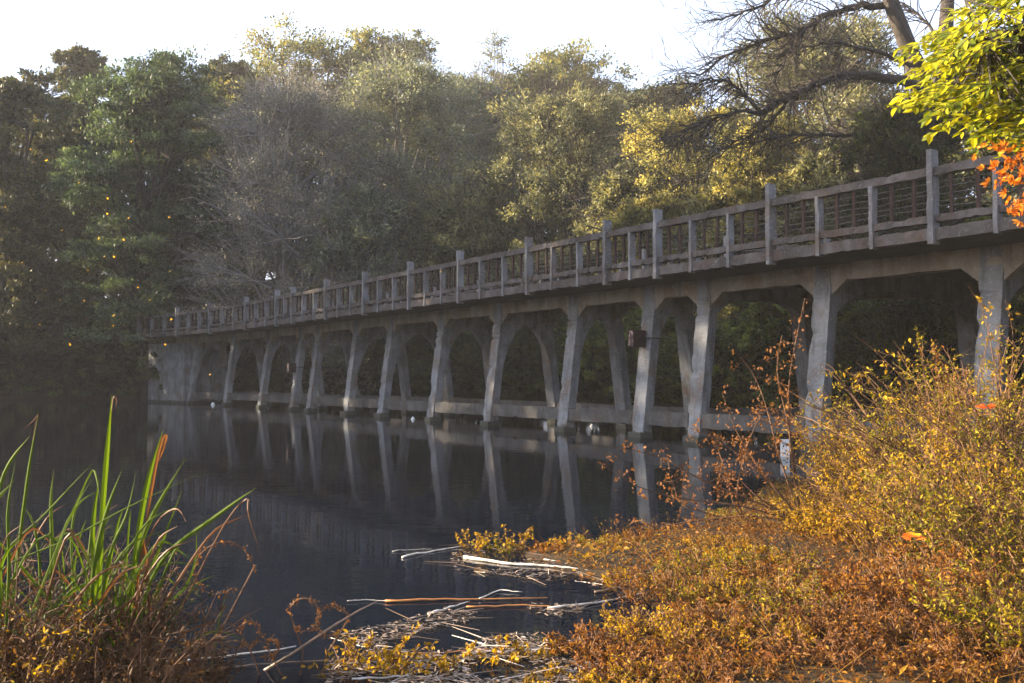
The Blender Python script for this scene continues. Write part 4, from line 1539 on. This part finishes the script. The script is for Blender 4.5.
sapling((745, 10.0), [
    ([(735, 510, 0), (725, 470, 0), (715, 440, .1)], 1.0), ([(735, 500, 0), (745, 450, 0), (760, 415, .1), (772, 405, .1)], 1.2), ([(730, 520, 0), (680, 505, 0), (672, 480, 0)], .8)],
    'smaller dry brown sapling left of the tall one, over the water', 'dry_sapling', 702, 'l_brown', (.038, .024), 28)
sapling((1000, 8.6), [
    ([(1000, 400, 0), (990, 340, 0), (985, 305, 0), (968, 286, 0)], 1.1), ([(1010, 390, 0), (1015, 330, 0), (1005, 300, 0)], .8), ([(985, 420, 0), (950, 380, 0), (932, 344, 0)], .7),
    ([(950, 430, 0), (900, 375, 0), (870, 345, 0), (855, 335, 0)], .8), ([(940, 440, 0), (880, 400, 0), (850, 372, 0)], .8), ([(960, 430, 0), (915, 370, 0), (893, 340, 0)], .6)],
    'slender sprigs of small yellow leaves rising in front of the rightmost pier', 'slender_sapling', 703, 'l_gold', (.045, .024), 26, r0=.010)
sapling((1015, 7.4), [
    ([(990, 470, 0), (930, 420, 0), (880, 380, 0), (856, 362, 0)], .15), ([(1000, 500, 0), (960, 440, 0), (905, 395, 0)], .12), ([(1010, 560, -.3), (950, 480, -.3), (890, 440, -.3)], .15)],
    'bare dark stem slanting through the golden thicket', 'slanting_stem', 704, 'l_gold', (.04, .022), 20, r0=.011, cat='stem')
sapling((930, 8.4), [([(945, 400, 0), (938, 368, 0), (930, 344, 0)], 1.6), ([(970, 400, 0), (975, 380, 0), (958, 372, 0)], 1.4)],
        'feathery rust brown frond standing above the golden thicket', 'dry_frond', 705, 'l_brown', (.04, .016), 36, r0=.006, clus=.03, cat='plant')

# big single leaves caught on the thicket
def big_leaf(name, px, py, Y, mat, size, label, seed, nleaf=2):
    rng = np.random.default_rng(seed)
    c = at(px, py, Y)
    m = MB()
    C, D = [], []
    for i in range(nleaf * 3):
        a = rng.uniform(-.4, .4) + (0 if i % 2 else math.pi)
        C.append(rng.normal(0, .008, 3))
        D.append(unit([math.cos(a), rng.normal(0, .3), math.sin(a) * .5 + .25]))
    n = len(C)
    m.fine_leaves(np.array(C), np.array(D), unit(rng.normal(0, .3, (n, 3)) + np.array([0, -.7, .7])), size * rng.uniform(.7, 1.1, n), size * .42, .12)
    o = m.build(name, M[mat])
    o.location = c
    tag(o, label, 'leaf')


big_leaf('bright_leaf', 987, 407, 7.6, 'l_redorange', .10, 'bright red orange leaf cluster at the top right of the thicket', 1)
big_leaf('bright_leaf', 912, 537, 5.3, 'l_redorange', .06, 'vivid red orange leaf in the middle of the thicket', 2)
big_leaf('bright_leaf', 921, 535, 5.28, 'l_yellowbright', .06, 'yellow leaf touching the vivid red orange leaf', 3, 1)
big_leaf('bright_leaf', 893, 399, 9.0, 'l_yellowbright', .09, 'lone bright yellow leaf at the top left of the thicket', 4, 1)

# ------------------------------------------------------------------ overhanging branch at the top right
def overhang():
    rng = np.random.default_rng(88)
    bx, by = 4.6, 5.8
    g = H(bx, by)
    off = np.array([bx, by, g])
    root = empty('autumn_tree', off, 'near tree whose yellow green leaves hang into the top right corner', 'tree')
    tr, lf = MB(), MB()
    trunk = np.array([[bx, by, g - .2], [bx - .05, by, g + 1.5], [bx - .12, by - .1, g + 3.2], [bx, by - .1, g + 5], [bx + .3, by, g + 6.5]])
    tr.tube(trunk, [.16, .13, .11, .08, .03], 9)
    C, D, U = [], [], []
    Y = 5.0
    mains = []
    bough = np.array([trunk[2], at(1150, 20, Y + .3), at(1080, 10, Y + .1), at(1020, 30, Y), at(985, 40, Y)])
    tr.tube(bough, [.06, .05, .04, .025, .012], 6)
    bough2 = np.array([trunk[2] * .7 + trunk[3] * .3, at(1140, -30, Y + .1), at(1060, -40, Y - .1), at(1000, -20, Y - .1), at(965, 0, Y - .1)])
    tr.tube(bough2, [.05, .04, .03, .02, .01], 6)
    sprays = []
    tips = [(905, 52), (900, 98), (915, 105), (935, 118), (950, 70), (930, 40), (920, 80), (965, 100), (975, 128), (990, 115), (955, 30), (985, 5), (1005, 90), (1020, 120),
            (1000, 60), (1030, 60), (1040, 100), (960, 60), (940, 95), (980, 80), (1010, 20), (1035, 10), (985, 140), (1015, 145), (1030, 140), (1050, 40), (945, 50), (925, 62), (970, 15), (1000, -10), (1070, 70), (1060, 120)]
    for (tx, ty) in tips:
        for rep in range(7):
            x, y = tx + rng.normal(0, 7), ty + rng.normal(0, 6)
            yy = Y + rng.normal(.1, .32)
            e = at(x, y, yy)
            L = rng.uniform(.26, .42)
            ang = rng.normal(.35, .25)
            d = unit([-math.cos(ang), rng.normal(0, .25), -math.sin(ang)])
            s = e - d * L
            sprays.append((s, e))
    tr.sticks([s for s, e in sprays], [e for s, e in sprays], .003, .0015)
    # twigs tie the sprays to the boughs
    allb = np.concatenate([bough, bough2])
    A = []
    for s, e in sprays:
        j = np.argmin(np.linalg.norm(allb - s, axis=1))
        A.append(allb[j])
    tr.sticks(A, [s for s, e in sprays], .005, .003)
    for s, e in sprays:
        d = unit(e - s)
        L = np.linalg.norm(e - s)
        side = unit(np.cross(d, [0, -.45, 1]))
        for f in np.linspace(.05, 1, 8):
            for sg in (-1, 1):
                C.append(s + d * L * f)
                D.append(unit(d * .75 + sg * side * .75 + rng.normal(0, .18, 3) + np.array([0, 0, -.12])))
                U.append(unit(np.cross(d, side) * -1 + rng.normal(0, .3, 3)))
        C.append(e); D.append(d); U.append(unit(np.cross(d, side)))
    n = len(C)
    sc = rng.uniform(.5, 1.25, n)
    lf.fine_leaves(np.array(C), np.array(D), np.array(U), .070 * sc, .034 * sc, .10, rng.uniform(-.1, .35, n)[:, None])
    # orange twig below
    of = MB()
    C, D = [], []
    cl = [(985, 158), (1000, 170), (1012, 160), (1022, 175), (1005, 188), (1018, 198), (1008, 212), (1020, 216), (993, 180), (1032, 190), (1035, 165), (1024, 152), (1012, 178), (1000, 158)]
    hub = at(1040, 150, 4.9)
    tr.sticks([bough[1]], [hub], .012, .006)
    for x, y in cl:
        p = at(x + 6, y - 3, 4.9 + rng.normal(0, .08))
        tr.sticks([hub], [p], .004, .002)
        for _ in range(6):
            c = p + rng.normal(0, .035, 3)
            a0 = rng.uniform(0, 6.28)
            ex = unit(rng.normal(0, 1, 3) + np.array([0, -1.2, .4]))
            u1 = unit(np.cross(ex, [0, 0, 1]))
            u2 = np.cross(ex, u1)
            for k in range(5):                       # five pointed lobes of one leaf
                a = a0 + (k - 2) * .62
                C.append(c)
                D.append(u1 * math.cos(a) + u2 * math.sin(a))
    n = len(C)
    of.fine_leaves(np.array(C), np.array(D), unit(rng.normal(0, .35, (n, 3)) + np.array([0, -1, .5])), rng.uniform(.026, .045, n), rng.uniform(.012, .019, n), .08)
    tr.build('trunk', M['bark'], root, loc=off).location = (0, 0, 0)
    lf.build('foliage', M['l_lime'], root, loc=off).location = (0, 0, 0)
    o = of.build('foliage', M['l_orange'], root, loc=off)
    o.location = (0, 0, 0)
    o['label'] = 'spray of bright orange leaves under the yellow green ones'


overhang()

# ------------------------------------------------------------------ drifting seeds lit by the sun
SEED = [(30, 149), (47, 160), (79, 183), (108, 199), (108, 214), (128, 218), (169, 218), (131, 142), (5, 207), (62, 230), (99, 238), (123, 239), (114, 256), (104, 256), (170, 271),
        (138, 288), (114, 315), (113, 326), (171, 320), (165, 344), (210, 375), (441, 272), (60, 300), (84, 301), (46, 290), (70, 345), (22, 262), (150, 300), (40, 325), (88, 270)]
rw = np.random.default_rng(55)
first = None
for px, py in SEED:
    if first is None:
        m = MB()
        C = rw.normal(0, .004, (7, 3))
        m.fine_leaves(C, unit(rdirs(rw, 7) + np.array([1.0, 0, 0])), rdirs(rw, 7), .026, .014)
        first = tag(m.build('drifting_seed', M['l_yellowbright']), 'tiny glowing orange seed drifting in the air over the lake', 'seed', 'seeds drifting in the air')
        o = first
    else:
        o = first.copy()
        COL.objects.link(o)
    o.location = at(px, py, rw.uniform(6, 8.5))
    o.rotation_euler = tuple(rw.uniform(0, 6.28, 3))
    sc = rw.uniform(.22, .55)
    o.scale = (sc, sc, sc)

# ------------------------------------------------------------------ haze, light, camera
SUN_AZ, SUN_EL = -83.0, 17.0
HAZE = 0.0007
m, nt, out = new_mat('thin evening haze')
v = nt.nodes.new('ShaderNodeVolumePrincipled')
v.inputs['Color'].default_value = (1.0, .95, .87, 1)
v.inputs['Density'].default_value = HAZE
v.inputs['Anisotropy'].default_value = 0.1
nt.links.new(v.outputs[0], out.inputs['Volume'])
if HAZE:
    mb = MB()
    mb.box((0, 85, 20), (1, 0, 0), (0, 1, 0), (0, 0, 1), 380, 360, 25)
    hz = tag(mb.build('haze', m), kind='stuff')

W = bpy.data.worlds.new('World')
scene.world = W
W.use_nodes = True
nt = W.node_tree
bg = nt.nodes['Background']
sky = nt.nodes.new('ShaderNodeTexSky')
sky.sky_type = 'NISHITA'
sky.sun_disc = False
sky.sun_elevation = math.radians(SUN_EL)
sky.sun_rotation = math.radians(SUN_AZ)
sky.air_density = 0.7
sky.dust_density = 8.0
sky.ozone_density = 3.0
cn = noise(nt, 1.6, 5, .6, coords(nt, (1, 1, 2.5), 'Generated'))
cf = ramp(nt, cn, [(.3, (.5,) * 3), (.7, (.85,) * 3)])          # pale mix added to whiten the sky and raise its light
nt.links.new(mix_rgb(nt, cf, sky.outputs[0], (1.95, 2.35, 3.2)), bg.inputs[0])
bg.inputs[1].default_value = 0.095

sl = bpy.data.lights.new('sun', 'SUN')
sl.energy = 5.0
sl.angle = math.radians(.5)
sl.color = (1.0, .82, .58)
so = bpy.data.objects.new('sun', sl)
COL.objects.link(so)
az, el = math.radians(SUN_AZ), math.radians(SUN_EL)
sv = Vector((math.sin(az) * math.cos(el), math.cos(az) * math.cos(el), math.sin(el)))
so.rotation_euler = sv.to_track_quat('Z', 'Y').to_euler()
so.location = (-30, 30, 40)

cam = bpy.data.cameras.new('camera')
co = bpy.data.objects.new('camera', cam)
COL.objects.link(co)
cam.sensor_width = 36
cam.lens = 36 * F / 1024
cam.clip_start = .05
cam.clip_end = 2000
co.location = (0, 0, EYE)
co.rotation_euler = (math.pi / 2 + PITCH, 0, 0)
scene.camera = co

scene.view_settings.view_transform = 'Standard'
scene.view_settings.look = 'None'
scene.view_settings.exposure = 2.8
scene.view_settings.gamma = 1
scene.render.engine = 'CYCLES'
c = scene.cycles
c.use_denoising = True
c.max_bounces = 8
c.diffuse_bounces = 3
c.glossy_bounces = 3
c.transmission_bounces = 6
c.transparent_max_bounces = 8
c.volume_bounces = 0
c.caustics_reflective = False
c.caustics_refractive = False
c.sample_clamp_indirect = 6
